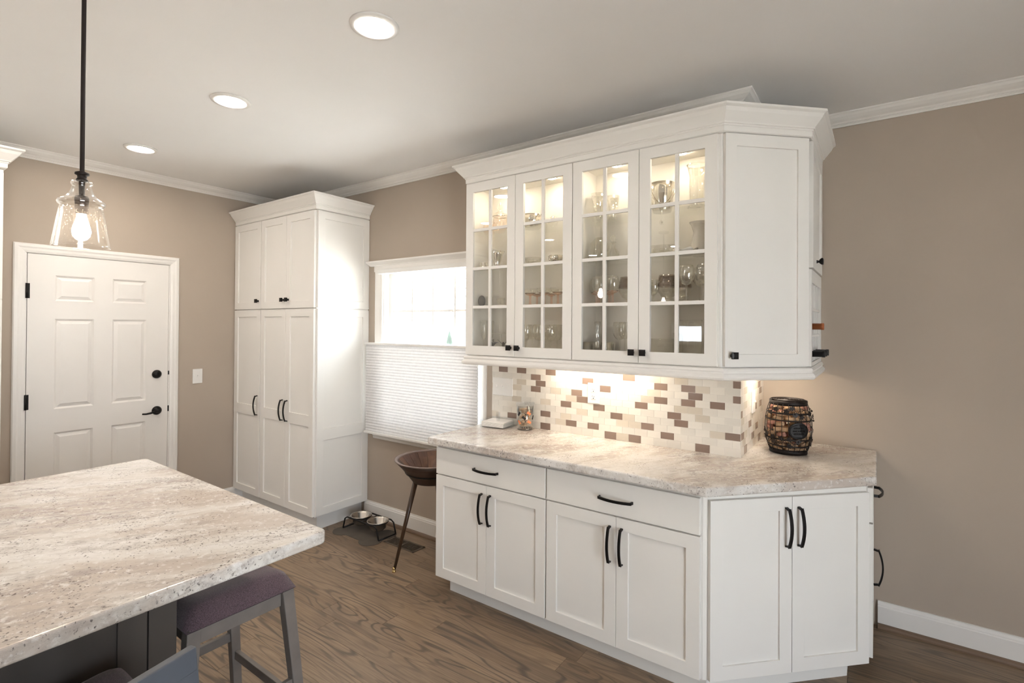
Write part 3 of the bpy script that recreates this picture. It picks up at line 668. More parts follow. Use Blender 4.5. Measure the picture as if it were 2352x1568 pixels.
# ------------------------------------------------------------------ tile backsplash
TW, TH, GR = .0728, .0370, .0017
accent = [(747,112),(910,123),(1040,180),(1084,240),(1040,288),(1173,138),(1507,213),(1873,182),(1673,285),(1408,320),(1456,383),(1311,424),(1605,455),(1127,513),(1127,618),(1357,597),(1555,620),(1763,530),(1985,430),(2162,258),(2162,384),(2283,520),(2330,590),(2043,622),(2222,706),(1711,702),(1928,730),(827,505)]
acc = [(960+a/3.92, 820+b_/3.92) for a, b_ in accent]+[(1500+a/3.92, 820+b_/3.92) for a, b_ in [(293,275),(360,347),(293,405),(560,430),(731,245),(731,378),(420,812),(695,715)]]
def grid(u, z, row0): return u
def splash(name, label, u0, u1, to_world, acc_uz, cream_p):
    r = thing(name, label, 'backsplash', to_world((u0+u1)/2, -.003, ZT))
    v = [to_world(a, b_, c_) for a, b_, c_ in [(u0, 0, ZT), (u1, 0, ZT), (u1, -.0074, ZT), (u0, -.0074, ZT), (u0, 0, 1.368), (u1, 0, 1.368), (u1, -.0074, 1.368), (u0, -.0074, 1.368)]]
    MB().add(v, [(0, 3, 2, 1), (4, 5, 6, 7), (0, 1, 5, 4), (1, 2, 6, 5), (2, 3, 7, 6), (3, 0, 4, 7)]).build('grout_bed', 'grout', r)
    hit = set()
    zoff = .9195
    nrow = 13
    def key(u, z):
        j = int((z-zoff)//TH); off = TW/2*(j % 2); i = int(math.floor((u1-u+off)/TW)); return i, j
    for u, z in acc_uz: hit.add(key(u, z))
    for j in range(nrow):
        off = TW/2*(j % 2)
        z0, z1 = zoff+TH*j+GR/2, min(zoff+TH*(j+1)-GR/2, 1.366)
        if j == 0: z0 = ZT+.001
        if z1-z0 < .004: continue
        i = 0
        while True:
            b_ = u1-(i*TW-off)-GR/2; a = b_-TW+GR
            if b_ < u0: break
            a2, b2 = max(a, u0), min(b_, u1)
            if b2-a2 > .006:
                mt = 'tile_brown' if (i, j) in hit else ('tile_cream' if random.random() < cream_p else 'tile_white')
                vv = [to_world(x_, y_, z_) for x_, y_, z_ in [(a2, -.003, z0), (b2, -.003, z0), (b2, -.0085, z0), (a2, -.0085, z0), (a2, -.003, z1), (b2, -.003, z1), (b2, -.0085, z1), (a2, -.0085, z1)]]
                MB().add(vv, [(0, 3, 2, 1), (4, 5, 6, 7), (0, 1, 5, 4), (1, 2, 6, 5), (2, 3, 7, 6), (3, 0, 4, 7)]).build('tile', mt, r)
            i += 1
    return r
au = [];
for a, b_ in acc:
    q = at(a, b_, 1, YW-.0085); au.append((q.x, q.z))
splash('backsplash', 'long mosaic backsplash of white, cream and brown tiles behind the countertop', -2.0956, XC+.0088, lambda u, o, z: (u, YW+o, z), au, .13)
racc = [(950,240),(960,290),(933,420),(972,400),(793,500),(868,585),(943,595),(808,690),(907,683),(965,690),(835,795)]
ru = []
for a, b_ in racc:
    q = at(1500+a/3.92, 820+b_/3.92, 0, XC+.0085); ru.append((YW+(YR-q.y), q.z))
splash('backsplash', 'short mosaic backsplash on the side return wall beside the wire cork barrel', YW, YR-.002, lambda u, o, z: (XC-o, YW+(YR-u), z), ru, .13)

# wall plates
def plate(name, label, cat, M, w_, h_, kind, n=1):
    "local x along the wall, z up, front towards -y"
    r = thing(name, label, cat, (0, 0, 0)); place(r, None, M)
    MB().box(-w_/2, -.006, -h_/2, w_/2, 0, h_/2).build('cover_plate', 'plastic_white', r, M, .003, 2)
    for k in range(n):
        cx = (k-(n-1)/2)*.046
        if kind == 'toggle':
            MB().box(cx-.005, -.0075, -.012, cx+.005, -.005, .012).build('toggle_slot', 'plastic_white', r, M)
            MB().box(cx-.004, -.016, -.001, cx+.004, -.006, .009).build('toggle', 'plastic_white', r, M, .001)
        else:
            for zz in (-.02, .02):
                o = MB().box(cx-.0165, -.009, zz-.0145, cx+.0165, -.005, zz+.0145).build('socket', 'plastic_white', r, M, .004, 2)
                MB().box(cx-.008, -.0095, zz-.002, cx-.006, -.0085, zz+.008).box(cx+.005, -.0095, zz-.002, cx+.007, -.0085, zz+.006).lathe([(.0001, -.0095), (.003, -.0095), (.003, -.008)], 10, (cx, 0, zz-.008), 'y').build('slot_shade', 'black_metal', o, M)  # black boxes laid on the socket face for the shade inside its holes
    return r
plate('light_switch', 'white single light switch on the grey wall by the six-panel door', 'light switch', T(XL, 1.917, 1.124, PI/2), .075, .12, 'toggle')
plate('light_switch', 'white wide switch plate on the tiles above the napkin holder', 'light switch', T(-2.006, YW-.0085, 1.156), .163, .116, 'toggle', 3)
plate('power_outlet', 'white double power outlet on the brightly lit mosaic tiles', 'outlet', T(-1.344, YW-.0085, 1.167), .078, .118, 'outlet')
plate('light_switch', 'white switch plate on the short tiled return wall', 'light switch', T(XC+.0085, 2.995, 1.156, PI/2), .078, .118, 'toggle')

# ------------------------------------------------------------------ cellular shade
sh = thing('cellular_shade', 'white pleated cellular shade covering the lower part of the window', 'window shade', (-2.745, YW-.06, .70))
SX0, SX1, SZ0, SZ1 = -3.335, -2.178, .712, 1.402; NPL = 32
pts = []
for k in range(NPL*2+1): pts.append((YW-.062-(.0045 if k % 2 else 0), SZ0+(SZ1-SZ0)*k/(NPL*2)))
mb = MB()
for yo in (0, 1):   # a front and a back sheet make the cells
    vs = []
    for y_, z_ in pts:
        yy = y_ if yo == 0 else 2*(YW-.060)-y_+.0
        vs += [(SX0, yy, z_), (SX1, yy, z_)]
    mb.add(vs, [(2*i, 2*i+1, 2*i+3, 2*i+2) for i in range(len(pts)-1)])
mb.build('fabric', 'shade_fabric', sh)
MB().box(SX0-.003, YW-.078, SZ1-.002, SX1+.003, YW-.046, SZ1+.016).build('top_rail', 'plastic_white', sh, None, .003)
MB().box(SX0-.003, YW-.080, SZ0-.014, SX1+.003, YW-.046, SZ0+.002).build('bottom_rail', 'plastic_white', sh, None, .003)
MB().box(-3.20, YW-.070, 1.958, -2.24, YW-.020, 1.992).build('head_rail', 'plastic_white', sh, None, .003)
for x_ in (-3.0, -2.735, -2.40): MB().tube([(x_, YW-.062, SZ1+.014), (x_, YW-.062, 1.960)], .0012, 6).build('lift_cord', 'plastic_white', sh)

# ------------------------------------------------------------------ lamps
def can(x, y, label, group=None, name='recessed_light'):
    r = thing(name, label, 'ceiling light', (x, y, ZC-.012), 0, group)
    MB().lathe([(.068, -.002), (.072, -.009), (.092, -.006), (.094, 0), (.068, 0)], 40, (x, y, ZC)).build('trim_ring', 'plastic_white', r)
    MB().lathe([(.0001, -.0035), (.069, -.0035), (.069, -.001), (.0001, -.001)], 40, (x, y, ZC)).build('lens', 'can_glow', r)
can(-1.583, 1.280, 'round recessed ceiling light in line with the glass-front cabinets')
can(-2.720, 1.281, 'round recessed ceiling light, middle one of the row of three')
can(-3.950, 1.290, 'round recessed ceiling light, the one of the row closest to the door wall')
for nm, x, y in (('recessed_light_aisle_offscreen', -3.57, .43), ('recessed_light_cabinet_offscreen', -3.57, -.89), ('recessed_light_corner_offscreen', -3.75, -2.55), ('recessed_light_rear_offscreen', -2.35, -2.35)):   # the four mirrored in the glass doors
    can(x, y, 'round recessed ceiling light over the open part of the room', 'recessed lights over the open room', nm)
def pendant(x, y, label, group=None, name='pendant_light'):
    r = thing(name, label, 'pendant light', (x, y, 1.80), 0, group); Z = 1.805
    MB().lathe([(.0001, ZC), (.062, ZC), (.062, ZC-.012), (.050, ZC-.022), (.012, ZC-.028), (.0001, ZC-.03)], 28, (x, y, 0)).build('canopy', 'bronze_metal', r)
    MB().lathe([(.0065, Z+.245), (.0065, ZC-.02)], 12, (x, y, 0)).lathe([(.0001, Z+.217), (.017, Z+.217), (.015, Z+.222), (.012, Z+.226), (.013, Z+.234), (.019, Z+.237), (.019, Z+.243), (.008, Z+.248), (.0001, Z+.248)], 20, (x, y, 0)).build('rod', 'bronze_metal', r)
    o = [(.0770, 0), (.0758, .006), (.0705, .040), (.0640, .085), (.0580, .120), (.0545, .132), (.0600, .136), (.0635, .143), (.0610, .150), (.0520, .155), (.0420, .162), (.0340, .172), (.0285, .184), (.0255, .196), (.0255, .200), (.0285, .204), (.0290, .209), (.0265, .214), (.0140, .2175)]
    i_ = [(a-.003, b_) for a, b_ in o[:-1]][::-1]
    MB().lathe([(a, Z+b_) for a, b_ in o+i_+[o[0]]], 40, (x, y, 0)).build('shade', 'seeded_glass', r)
    so = MB().lathe([(.0001, Z+.218), (.0085, Z+.218), (.0075, Z+.168), (.0175, Z+.166), (.0190, Z+.158), (.0190, Z+.150), (.0180, Z+.147), (.0180, Z+.108), (.0001, Z+.108)], 20, (x, y, 0)).build('socket', 'bronze_metal', r)
    MB().lathe([(.0001, Z+.110), (.012, Z+.108), (.013, Z+.098), (.016, Z+.086), (.0225, Z+.066), (.0250, Z+.052), (.0225, Z+.036), (.014, Z+.025), (.0001, Z+.019)], 20, (x, y, 0)).build('bulb', 'bulb_glow', r)
pendant(-2.12, .53, 'seeded glass pendant lamp with a lit bulb hanging over the granite island')
pendant(-2.12, -1.20, 'seeded glass pendant lamp hanging over the far end of the island', None, 'pendant_light_offscreen')

# ------------------------------------------------------------------ island
IX0, IX1, IY0, IY1 = -2.838, -1.400, -1.75, .966
def rrect(x0, y0, x1, y1, r, n=6):
    P = []
    for cx, cy, a0 in ((x1-r, y1-r, 0), (x0+r, y1-r, 90), (x0+r, y0+r, 180), (x1-r, y0+r, 270)):
        for k in range(n+1): a = math.radians(a0+90*k/n); P.append((cx+r*math.cos(a), cy+r*math.sin(a)))
    return P
it = MB().prism(rrect(IX0, IY0, IX1, IY1, .022), ZBT, ZT).build('island_countertop', 'granite', None, None, .007, 3)
tag(it, 'speckled granite island countertop under the glass pendant lamp', 'countertop')
ib = thing('kitchen_island', 'dark grey-brown kitchen island base with framed panels beneath the granite', 'kitchen island', (-2.2, -.5, 0))
BX0, BX1, BY0, BY1 = -2.80, -1.700, -1.70, .660
MB().box(BX0, BY0, .10, BX1-.012, BY1-.012, ZBT).build('body', 'island_paint', ib); MB().box(BX0+.05, BY0+.05, 0, BX1-.07, BY1-.07, .10).build('toe_kick', 'island_paint', ib)
MB().box(BX1-.012, BY1-.072, .10, BX1, BY1, ZBT).box(BX1-.072, BY1-.012, .10, BX1-.012, BY1, ZBT).build('corner_post', 'island_paint', ib, None, .001)
n = 4; wI = (BY1-.074-BY0)/n
for k in range(n): shaker(ib, T(BX1-.012, BY0+wI*k, .10, PI/2), wI-.002, ZBT-.102, t=.012, name='side_panel', mat='island_paint', f=.07)
for k in range(2):
    wq = (BX1-.074-BX0)/2; shaker(ib, T(BX1-.074-wq*k, BY1-.012, .10, PI), wq-.002, ZBT-.102, t=.012, name='end_panel', mat='island_paint', f=.07)

# saddle stools: local long axis x, seat 0.46 x 0.36
def stool(M, label):
    r = thing('counter_stool', label, 'stool', (0, 0, 0)); place(r, None, M)
    a, b_, nx, ny = .232, .182, 18, 12; zt, th = .600, .062
    def top(u, v): # u,v in -1..1
        e = max(0, 1-abs(u)**7)**.45*max(0, 1-abs(v)**6)**.45
        return zt-.004+(th+.026*u*u-.012*(1-u*u))*e
    vs, fs = [], []
    for j in range(ny+1):
        for i in range(nx+1):
            u, v = -1+2*i/nx, -1+2*j/ny; u = math.copysign(abs(u)**.75, u); v = math.copysign(abs(v)**.75, v)
            vs.append((a*u, b_*v, top(u, v)))
    for j in range(ny):
        for i in range(nx): q = j*(nx+1)+i; fs.append((q, q+1, q+nx+2, q+nx+1))
    n0 = len(vs); vs += [(-a, -b_, zt-.006), (a, -b_, zt-.006), (a, b_, zt-.006), (-a, b_, zt-.006)]; fs.append((n0, n0+3, n0+2, n0+1))
    s_ = MB().add(vs, fs, True)
    s_.build('seat', 'seat_fabric', r, M)
    # apron and legs
    for sy in (-1, 1):
        MB().box(-a+.045, sy*(b_-.030)-.010, .538, a-.045, sy*(b_-.030)+.010, .596).build('apron', 'stool_wood', r, M, .002)
    for sx in (-1, 1):
        MB().box(sx*(a-.030)-.010, -b_+.045, .538, sx*(a-.030)+.010, b_-.045, .596).build('apron', 'stool_wood', r, M, .002)
    for sx in (-1, 1):
        for sy in (-1, 1):
            x0, y0 = sx*(a-.026), sy*(b_-.026); x1, y1 = sx*(a+.016), sy*(b_+.026); q, q2 = .021, .017
            v = [(x1-q2, y1-q2, 0), (x1+q2, y1-q2, 0), (x1+q2, y1+q2, 0), (x1-q2, y1+q2, 0), (x0-q, y0-q, .597), (x0+q, y0-q, .597), (x0+q, y0+q, .597), (x0-q, y0+q, .597)]
            MB().add(v, [(0, 3, 2, 1), (4, 5, 6, 7), (0, 1, 5, 4), (1, 2, 6, 5), (2, 3, 7, 6), (3, 0, 4, 7)]).build('leg', 'stool_wood', r, M, .003)
    def legat(sx, sy, z):
        k = 1-z/.597; return (sx*(a-.026+.042*k), sy*(b_-.026+.052*k))
    for sy in (-1, 1):
        x_, y_ = legat(1, sy, .17); MB().box(-x_, y_-.009, .155, x_, y_+.009, .19).build('stretcher', 'stool_wood', r, M, .002)
    for sx in (-1, 1):
        x_, y_ = legat(sx, 1, .25); MB().box(x_-.009, -y_, .235, x_+.009, y_, .27).build('stretcher', 'stool_wood', r, M, .002)
    return r
stool(T(-1.965, .882, 0), 'purple-grey saddle stool tucked under the end of the island, facing the pantry')
stool(T(-1.482, .285, 0, PI/2), 'purple-grey saddle stool under the long side of the island, beside the grey chair back')
# grey painted chair whose back shows beside the island
ch = thing('dining_chair', 'blue-grey painted chair with an open frame back, standing by the island', 'chair', (-.775, .273, 0), math.radians(13.4))
MC = W[ch.name]
def cb(name, x0, y0, z0, x1, y1, z1, mat='chair_paint', bev=.003): return MB().box(x0, y0, z0, x1, y1, z1).build(name, mat, ch, MC, bev)
for sy in (-1, 1):
    v = lambda y_: None
    y0 = sy*.205
    MB().add([(-.19, y0-.022, 0), (-.17, y0-.022, 0), (-.17, y0+.022, 0), (-.19, y0+.022, 0), (-.185, y0-.022, .46), (-.160, y0-.022, .46), (-.160, y0+.022, .46), (-.185, y0+.022, .46), (-.238, y0-.022, .905), (-.220, y0-.022, .905), (-.220, y0+.022, .905), (-.238, y0+.022, .905)],
             [(0, 3, 2, 1), (0, 1, 5, 4), (1, 2, 6, 5), (2, 3, 7, 6), (3, 0, 4, 7), (4, 5, 9, 8), (5, 6, 10, 9), (6, 7, 11, 10), (7, 4, 8, 11), (8, 9, 10, 11)]).build('back_post', 'chair_paint', ch, MC, .003)
    cb('leg', .18, y0-.02, 0, .22, y0+.02, .44)
MB().add([(-.244, -.227, .945), (-.226, -.227, .945), (-.226, .227, .945), (-.244, .227, .945), (-.239, -.227, .900), (-.221, -.227, .900), (-.221, .227, .900), (-.239, .227, .900)], [(0, 1, 2, 3), (7, 6, 5, 4), (0, 4, 5, 1), (1, 5, 6, 2), (2, 6, 7, 3), (3, 7, 4, 0)]).build('top_rail', 'chair_paint', ch, MC, .003)
cb('lower_rail', -.206, -.185, .60, -.188, .185, .64)
for k in range(3): 
    yy = -.095+.095*k
    MB().add([(-.206, yy-.02, .64), (-.192, yy-.02, .64), (-.192, yy+.02, .64), (-.206, yy+.02, .64), (-.237, yy-.02, .902), (-.224, yy-.02, .902), (-.224, yy+.02, .902), (-.237, yy+.02, .902)], [(0, 3, 2, 1), (4, 5, 6, 7), (0, 1, 5, 4), (1, 2, 6, 5), (2, 3, 7, 6), (3, 0, 4, 7)]).build('slat', 'chair_paint', ch, MC, .002)
MB().prism(rrect(-.19, -.225, .235, .225, .03), .435, .475).build('seat', 'chair_paint', ch, MC, .006, 3)

# ------------------------------------------------------------------ wooden bowl on legs
bx, by = -2.345, 2.385
bw = thing('bowl_stand', 'dark wooden bowl on three splayed legs with brass feet, between window and base cabinets', 'bowl stand', (bx, by, 0))
NS = 20
def stave(k, prof_o, prof_i):
    a0, a1 = 2*PI*k/NS+.004, 2*PI*(k+1)/NS-.004; vs = []; n_ = 3
    for a in [a0+(a1-a0)*q/n_ for q in range(n_+1)]:
        for r_, z_ in prof_o+prof_i[::-1]: vs.append((bx+r_*math.cos(a), by+r_*math.sin(a), z_))
    m_ = len(prof_o)*2
    fs = [(i*m_+j, i*m_+(j+1) % m_, (i+1)*m_+(j+1) % m_, (i+1)*m_+j) for i in range(n_) for j in range(m_)]+[tuple(range(m_)), tuple(n_*m_+j for j in range(m_))[::-1]]
    return MB().add(vs, fs)
PO = [(.118, .560), (.150, .600), (.190, .650), (.226, .690)]; PIb = [(.108, .565), (.138, .603), (.178, .653), (.214, .692)]
for k in range(NS): stave(k, PO, PIb).build('stave', 'bowl_wood', bw)
MB().lathe([(.213, .690), (.228, .6885), (.2385, .6955), (.2390, .6985), (.234, .7000), (.217, .6965), (.213, .690)], 60, (bx, by, 0)).build('rim', 'bowl_rim', bw)
MB().lathe([(.0001, .566), (.112, .566), (.112, .556), (.0001, .552)], 40, (bx, by, 0)).build('bowl_floor', 'bowl_dark', bw)
MB().lathe([(.116, .552), (.121, .5555), (.1535, .599), (.1930, .649), (.2300, .6885), (.2275, .690), (.1905, .6515), (.1505, .6015), (.118, .560), (.116, .552)], 60, (bx, by, 0)).build('outer_shell', 'bowl_dark', bw)
MB().lathe([(.160, .606), (.1665, .609), (.1720, .616), (.1690, .619), (.160, .606)], 60, (bx, by, 0)).build('band', 'black_metal', bw)
for k in range(3):
    a = math.atan2(2.193-by, -2.477-bx)+2*PI*k/3; ca, sa = math.cos(a), math.sin(a)
    lg = MB().tube([(bx+.100*ca, by+.100*sa, .575), (bx+.233*ca, by+.233*sa, .018)], [.017, .009], 12).build('leg', 'leg_brown', bw)
    MB().lathe([(.0001, 0), (.011, 0), (.0125, .005), (.010, .010), (.007, .013), (.009, .017), (.009, .030), (.0001, .031)], 14, (bx+.236*ca, by+.236*sa, 0)).build('foot_cap', 'brass', lg)

# ------------------------------------------------------------------ pet bowls, mat, floor vent
def bone_outline(x0, x1, yc, rl, hw):
    P = []
    def arc(cx, cy, r_, a0, a1, n_=9):
        for k in range(n_+1): a = math.radians(a0+(a1-a0)*k/n_); P.append((cx+r_*math.cos(a), cy+r_*math.sin(a)))
    d_ = rl*.78
    arc(x1-rl, yc-d_, rl, -150, 40); arc(x1-rl, yc+d_, rl, -40, 150); arc(x0+rl, yc+d_, rl, 30, 220); arc(x0+rl, yc-d_, rl, 140, 330)
    return P
mt = MB().prism(bone_outline(-3.36, -2.885, 2.468, .085, .08), 0.0002, .004).build('feeding_mat', 'mat_rubber', None, None, .001)
tag(mt, 'flat grey-brown bone-shaped rubber mat on the floor beneath the pet bowls', 'mat')
st = thing('bowl_rack', 'black wire rack holding two steel pet bowls beside the pantry', 'pet feeder', (-3.11, 2.50, .004))
R0x, R1x, R0y, R1y, RZ = -3.285, -2.945, 2.425, 2.585, .100
for yy, sgn in ((R0y, -1), (R1y, 1)):
    MB().tube([(R0x-.035, yy, .010), (R0x-.012, yy, RZ-.015), (R0x+.015, yy, RZ), (R1x-.015, yy, RZ), (R1x+.012, yy, RZ-.015), (R1x+.035, yy, .010)], .0055, 8).build('side_rail', 'black_metal', st)
for xx in (R0x-.035, R1x+.035): MB().tube([(xx, R0y, .0095), (xx, R1y, .0095)], .0055, 8).build('foot_bar', 'black_metal', st)
for xx in (-3.207, -3.015):
    MB().tube([(xx+.076*math.cos(2*PI*k/28), 2.505+.076*math.sin(2*PI*k/28), RZ) for k in range(28)], .0045, 8, True).build('ring', 'black_metal', st)
MB().tube([(-3.111, R0y, RZ), (-3.111, R1y, RZ)], .004, 8).build('cross_bar', 'black_metal', st)
for xx, lb in ((-3.207, 'stainless steel pet bowl in the wire rack, on the side next to the pantry'), (-3.015, 'stainless steel pet bowl in the wire rack, on the side next to the floor vent')):
    pb = MB().lathe([(.0001, .040), (.045, .040), (.060, .055), (.070, .100), (.078, .104), (.081, .107), (.078, .110), (.073, .108), (.067, .100), (.057, .058), (.043, .044), (.0001, .044)], 36, (xx, 2.505, 0)).build('pet_bowl', 'steel', None)
    tag(pb, lb, 'pet bowl', 'pet bowls in the rack')
vt = thing('floor_vent', 'brown slotted metal floor vent set in the planks by the baseboard', 'floor vent', (-2.73, 2.505, 0))
VX0, VX1, VY0, VY1 = -2.885, -2.580, 2.447, 2.563
MB().box(VX0, VY0, 0, VX1, VY0+.014, .0035).box(VX0, VY1-.014, 0, VX1, VY1, .0035).box(VX0, VY0, 0, VX0+.016, VY1, .0035).box(VX1-.016, VY0, 0, VX1, VY1, .0035).box((VX0+VX1)/2-.007, VY0, 0, (VX0+VX1)/2+.007, VY1, .0035).build('frame', 'vent_metal', vt, None, .001)
MB().box(HX0, HY0, -.30, HX0+.002, HY1, -.0005).box(HX1-.002, HY0, -.30, HX1, HY1, -.0005).box(HX0, HY0, -.30, HX1, HY0+.002, -.0005).box(HX0, HY1-.002, -.30, HX1, HY1, -.0005).box(HX0, HY0, -.302, HX1, HY1, -.30).build('duct', 'vent_metal', vt)
for h_ in range(2):
    a0 = VX0+.016 if h_ == 0 else (VX0+VX1)/2+.007; a1 = (VX0+VX1)/2-.007 if h_ == 0 else VX1-.016
    for k in range(9): xx = a0+(a1-a0)*(k+.75)/9.2; MB().box(xx-.0028, VY0+.013, .0006, xx+.0028, VY1-.013, .003).build('slat', 'vent_metal', vt)

# ------------------------------------------------------------------ countertop objects
# napkin holder
nh = thing('napkin_holder', 'white napkin holder with a clear upright tab, next to the treat jar', 'napkin holder', (-1.975, 2.600, ZT), math.radians(6))
MN = W[nh.name]
MB().box(-.088, -.075, 0, .088, .075, .006).build('tray', 'acrylic', nh, MN, .001)
for a in ((-.088, -.075, .084*2-.08, -.072),): pass
MB().box(-.088, -.075, .006, -.084, .075, .048).box(.084, -.075, .006, .088, .075, .030).box(-.084, .071, .006, .084, .075, .048).build('walls', 'acrylic', nh, MN)
for k in range(5):
    MB().box(-.080+.001*random.random(), -.070, .0065+k*.0062, .080, .066, .0122+k*.0062).build('napkin', 'napkin', nh, MN, .002)
MB().box(-.012, -.004, .038, .016, .004, .092).build('tab', 'acrylic', nh, MN, .002)
# treat jar
jx, jy = -1.785, 2.632
jar = thing('treat_jar', 'clear glass jar of dog biscuits printed with bones and the word TREATS', 'jar', (jx, jy, ZT))
jr = .053
MB().lathe([(.0001, ZT), (jr-.004, ZT), (jr, ZT+.006), (jr, ZT+.148), (jr-.003, ZT+.150), (jr-.003, ZT+.008), (.0001, ZT+.006)], 40, (jx, jy, 0)).build('glass_body', 'clear_glass', jar)
MB().lathe([(.0001, ZT+.151), (jr+.004, ZT+.151), (jr+.006, ZT+.156), (jr+.006, ZT+.164), (jr+.001, ZT+.170), (.0001, ZT+.171)], 40, (jx, jy, 0)).lathe([(.0001, ZT+.150), (jr-.005, ZT+.150), (jr-.005, ZT+.138), (.0001, ZT+.138)], 32, (jx, jy, 0)).build('lid', 'acrylic', jar)
MB().lathe([(.0001, ZT+.0062), (jr-.0035, ZT+.0062), (jr-.0035, ZT+.0085), (.0001, ZT+.009)], 32, (jx, jy, 0)).build('metal_base', 'steel', jar)
view = math.atan2(CAM.y-jy, CAM.x-jx)
def bone_shape(L_, w_):
    P = []
    for cx, cy, a0, a1 in ((L_/2, -w_*.45, -120, 60), (L_/2, w_*.45, -60, 120), (-L_/2, w_*.45, 60, 240), (-L_/2, -w_*.45, 120, 300)):
        for k in range(6): a = math.radians(a0+(a1-a0)*k/5); P.append((cx+w_*.5*math.cos(a), cy+w_*.5*math.sin(a)))
    return P
def wrap(poly, da, zc, rot, rad=jr+.0006):
    vs = []
    for x_, y_ in poly:
        xr, yr = x_*math.cos(rot)-y_*math.sin(rot), x_*math.sin(rot)+y_*math.cos(rot)
        ang = view+da+xr/rad; vs.append((jx+rad*math.cos(ang), jy+rad*math.sin(ang), ZT+zc+yr))
    return MB().add(vs, [tuple(range(len(poly)))])
for da, z_, ro, mt_ in ((-.15, .078, -.7, 'print_black'), (.45, .106, -.6, 'print_orange'), (.5, .052, -.5, 'print_orange'), (1.05, .078, 1.1, 'print_black'), (-.8, .10, 1.0, 'print_black'), (-.75, .05, -.9, 'print_orange')):
    wrap(bone_shape(.020, .008), da, z_, ro).build('bone_print', mt_, jar)
circ = lambda r_: [(r_*math.cos(2*PI*k/10), r_*math.sin(2*PI*k/10)) for k in range(10)]
for da, z_ in ((.02, .100), (.02, .056), (.32, .09)):
    for dx, dz, r_ in ((0, 0, .0042), (-.006, .006, .002), (-.002, .009, .002), (.003, .009, .002), (.007, .006, .002)): wrap(circ(r_), da+dx/jr, z_+dz, 0).build('paw_print', 'print_black', jar)
tx = bpy.data.curves.new('treats_text', 'FONT'); tx.body = 'TREATS'; tx.size = .021; tx.align_x = 'CENTER'; tx.space_character = 1.15
to = bpy.data.objects.new('treats_text', tx); COL.objects.link(to); bpy.context.view_layer.update()
tm = bpy.data.meshes.new_from_object(to.evaluated_get(bpy.context.evaluated_depsgraph_get())); bpy.data.objects.remove(to)
for v in tm.vertices:
    ang = view+.05+v.co.x/jr; r_ = jr+.0008; v.co = Vector((r_*math.cos(ang), r_*math.sin(ang), v.co.y+.010))
tm.materials.clear(); tm.materials.append(MATS['print_black']); tag(put(tm, 'lettering', jar, T(jx, jy, ZT)), 'black capital letters reading TREATS')
bm_ = MB().prism(bone_shape(.022, .010), -.005, .005).mesh('dog_biscuit', 'biscuit')
for k in range(26):
    a = random.random()*2*PI; rr = random.random()**.5*.030; z_ = ZT+.022+.104*(k/26)
    Mx = Matrix.Translation((jx+rr*math.cos(a), jy+rr*math.sin(a), z_))@Matrix.Rotation(random.random()*6, 4, 'Z')@Matrix.Rotation(random.uniform(-.9, .9), 4, 'X')
    b = put(bm_, 'dog_biscuit', None, Mx); tag(b, 'small bone-shaped dog biscuit inside the glass treat jar', 'dog biscuit', 'dog biscuits in the treat jar')

# wire barrel of corks
wx, wy = -.378, 2.985
br_ = thing('cork_barrel', 'black wire wine barrel cage with a dark plaque, full of corks', 'cork holder', (wx, wy, ZT))
BH = .265
def brad(t): return .086+.022*math.sin(PI*min(1, max(0, t)))**.8
for k in range(22):
    a = 2*PI*k/22
    MB().tube([(wx+brad(t)*math.cos(a), wy+brad(t)*math.sin(a), ZT+.012+(BH-.02)*t) for t in [q/10 for q in range(11)]], .0014, 6).build('bar', 'bronze_metal', br_)
for t, hw in ((0, .012), (.13, .003), (.27, .003), (.66, .003), (.80, .004), (1, .011)):
    r_ = brad(t)+.0005; z_ = ZT+.012+(BH-.02)*t
    if t == 0: z_ = ZT+.012
    MB().lathe([(r_-.002, z_-hw), (r_+.0015, z_-hw), (r_+.0015, z_+hw), (r_-.002, z_+hw), (r_-.002, z_-hw)], 40, (wx, wy, 0)).build('hoop', 'bronze_metal', br_)
MB().lathe([(.0001, ZT+.001), (.084, ZT+.001), (.084, ZT+.005), (.0001, ZT+.005)], 36, (wx, wy, 0)).build('base_plate', 'bronze_metal', br_)
lidp = [(wx+(.012+.071*q/160)*math.cos(q*.22), wy+(.012+.071*q/160)*math.sin(q*.22), ZT+BH+.006) for q in range(161)]
MB().tube(lidp, .0022, 6).build('coiled_lid', 'bronze_metal', br_)
for k in range(3):
    a = PI*k/3; MB().tube([(wx+.084*math.cos(a), wy+.084*math.sin(a), ZT+BH+.003), (wx-.084*math.cos(a), wy-.084*math.sin(a), ZT+BH+.003)], .002, 6).build('lid_spoke', 'bronze_metal', br_)
pv = math.atan2(-wy, -wx)+.45   # plaque direction, turned to the right of the camera
vs = []; NN = 28
def plq(off, r_u, r_v):
    P = []
    for k in range(NN):
        u_, v_ = r_u*math.cos(2*PI*k/NN), r_v*math.sin(2*PI*k/NN); t = .47+v_/(BH-.02); R_ = brad(t)+off; a = pv+u_/R_
        P.append((wx+R_*math.cos(a), wy+R_*math.sin(a), ZT+.012+(BH-.02)*t))
    return P
vs = plq(.002, .050, .042)+plq(.0065, .048, .040)+plq(.0065, .043, .035)+plq(.0045, .041, .033)
fs = [tuple(range(NN))[::-1], tuple(range(3*NN, 4*NN))]+[(r_*NN+k, r_*NN+(k+1) % NN, (r_+1)*NN+(k+1) % NN, (r_+1)*NN+k) for r_ in range(3) for k in range(NN)]
pq = MB().add(vs, fs).build('plaque', 'black_metal', br_)
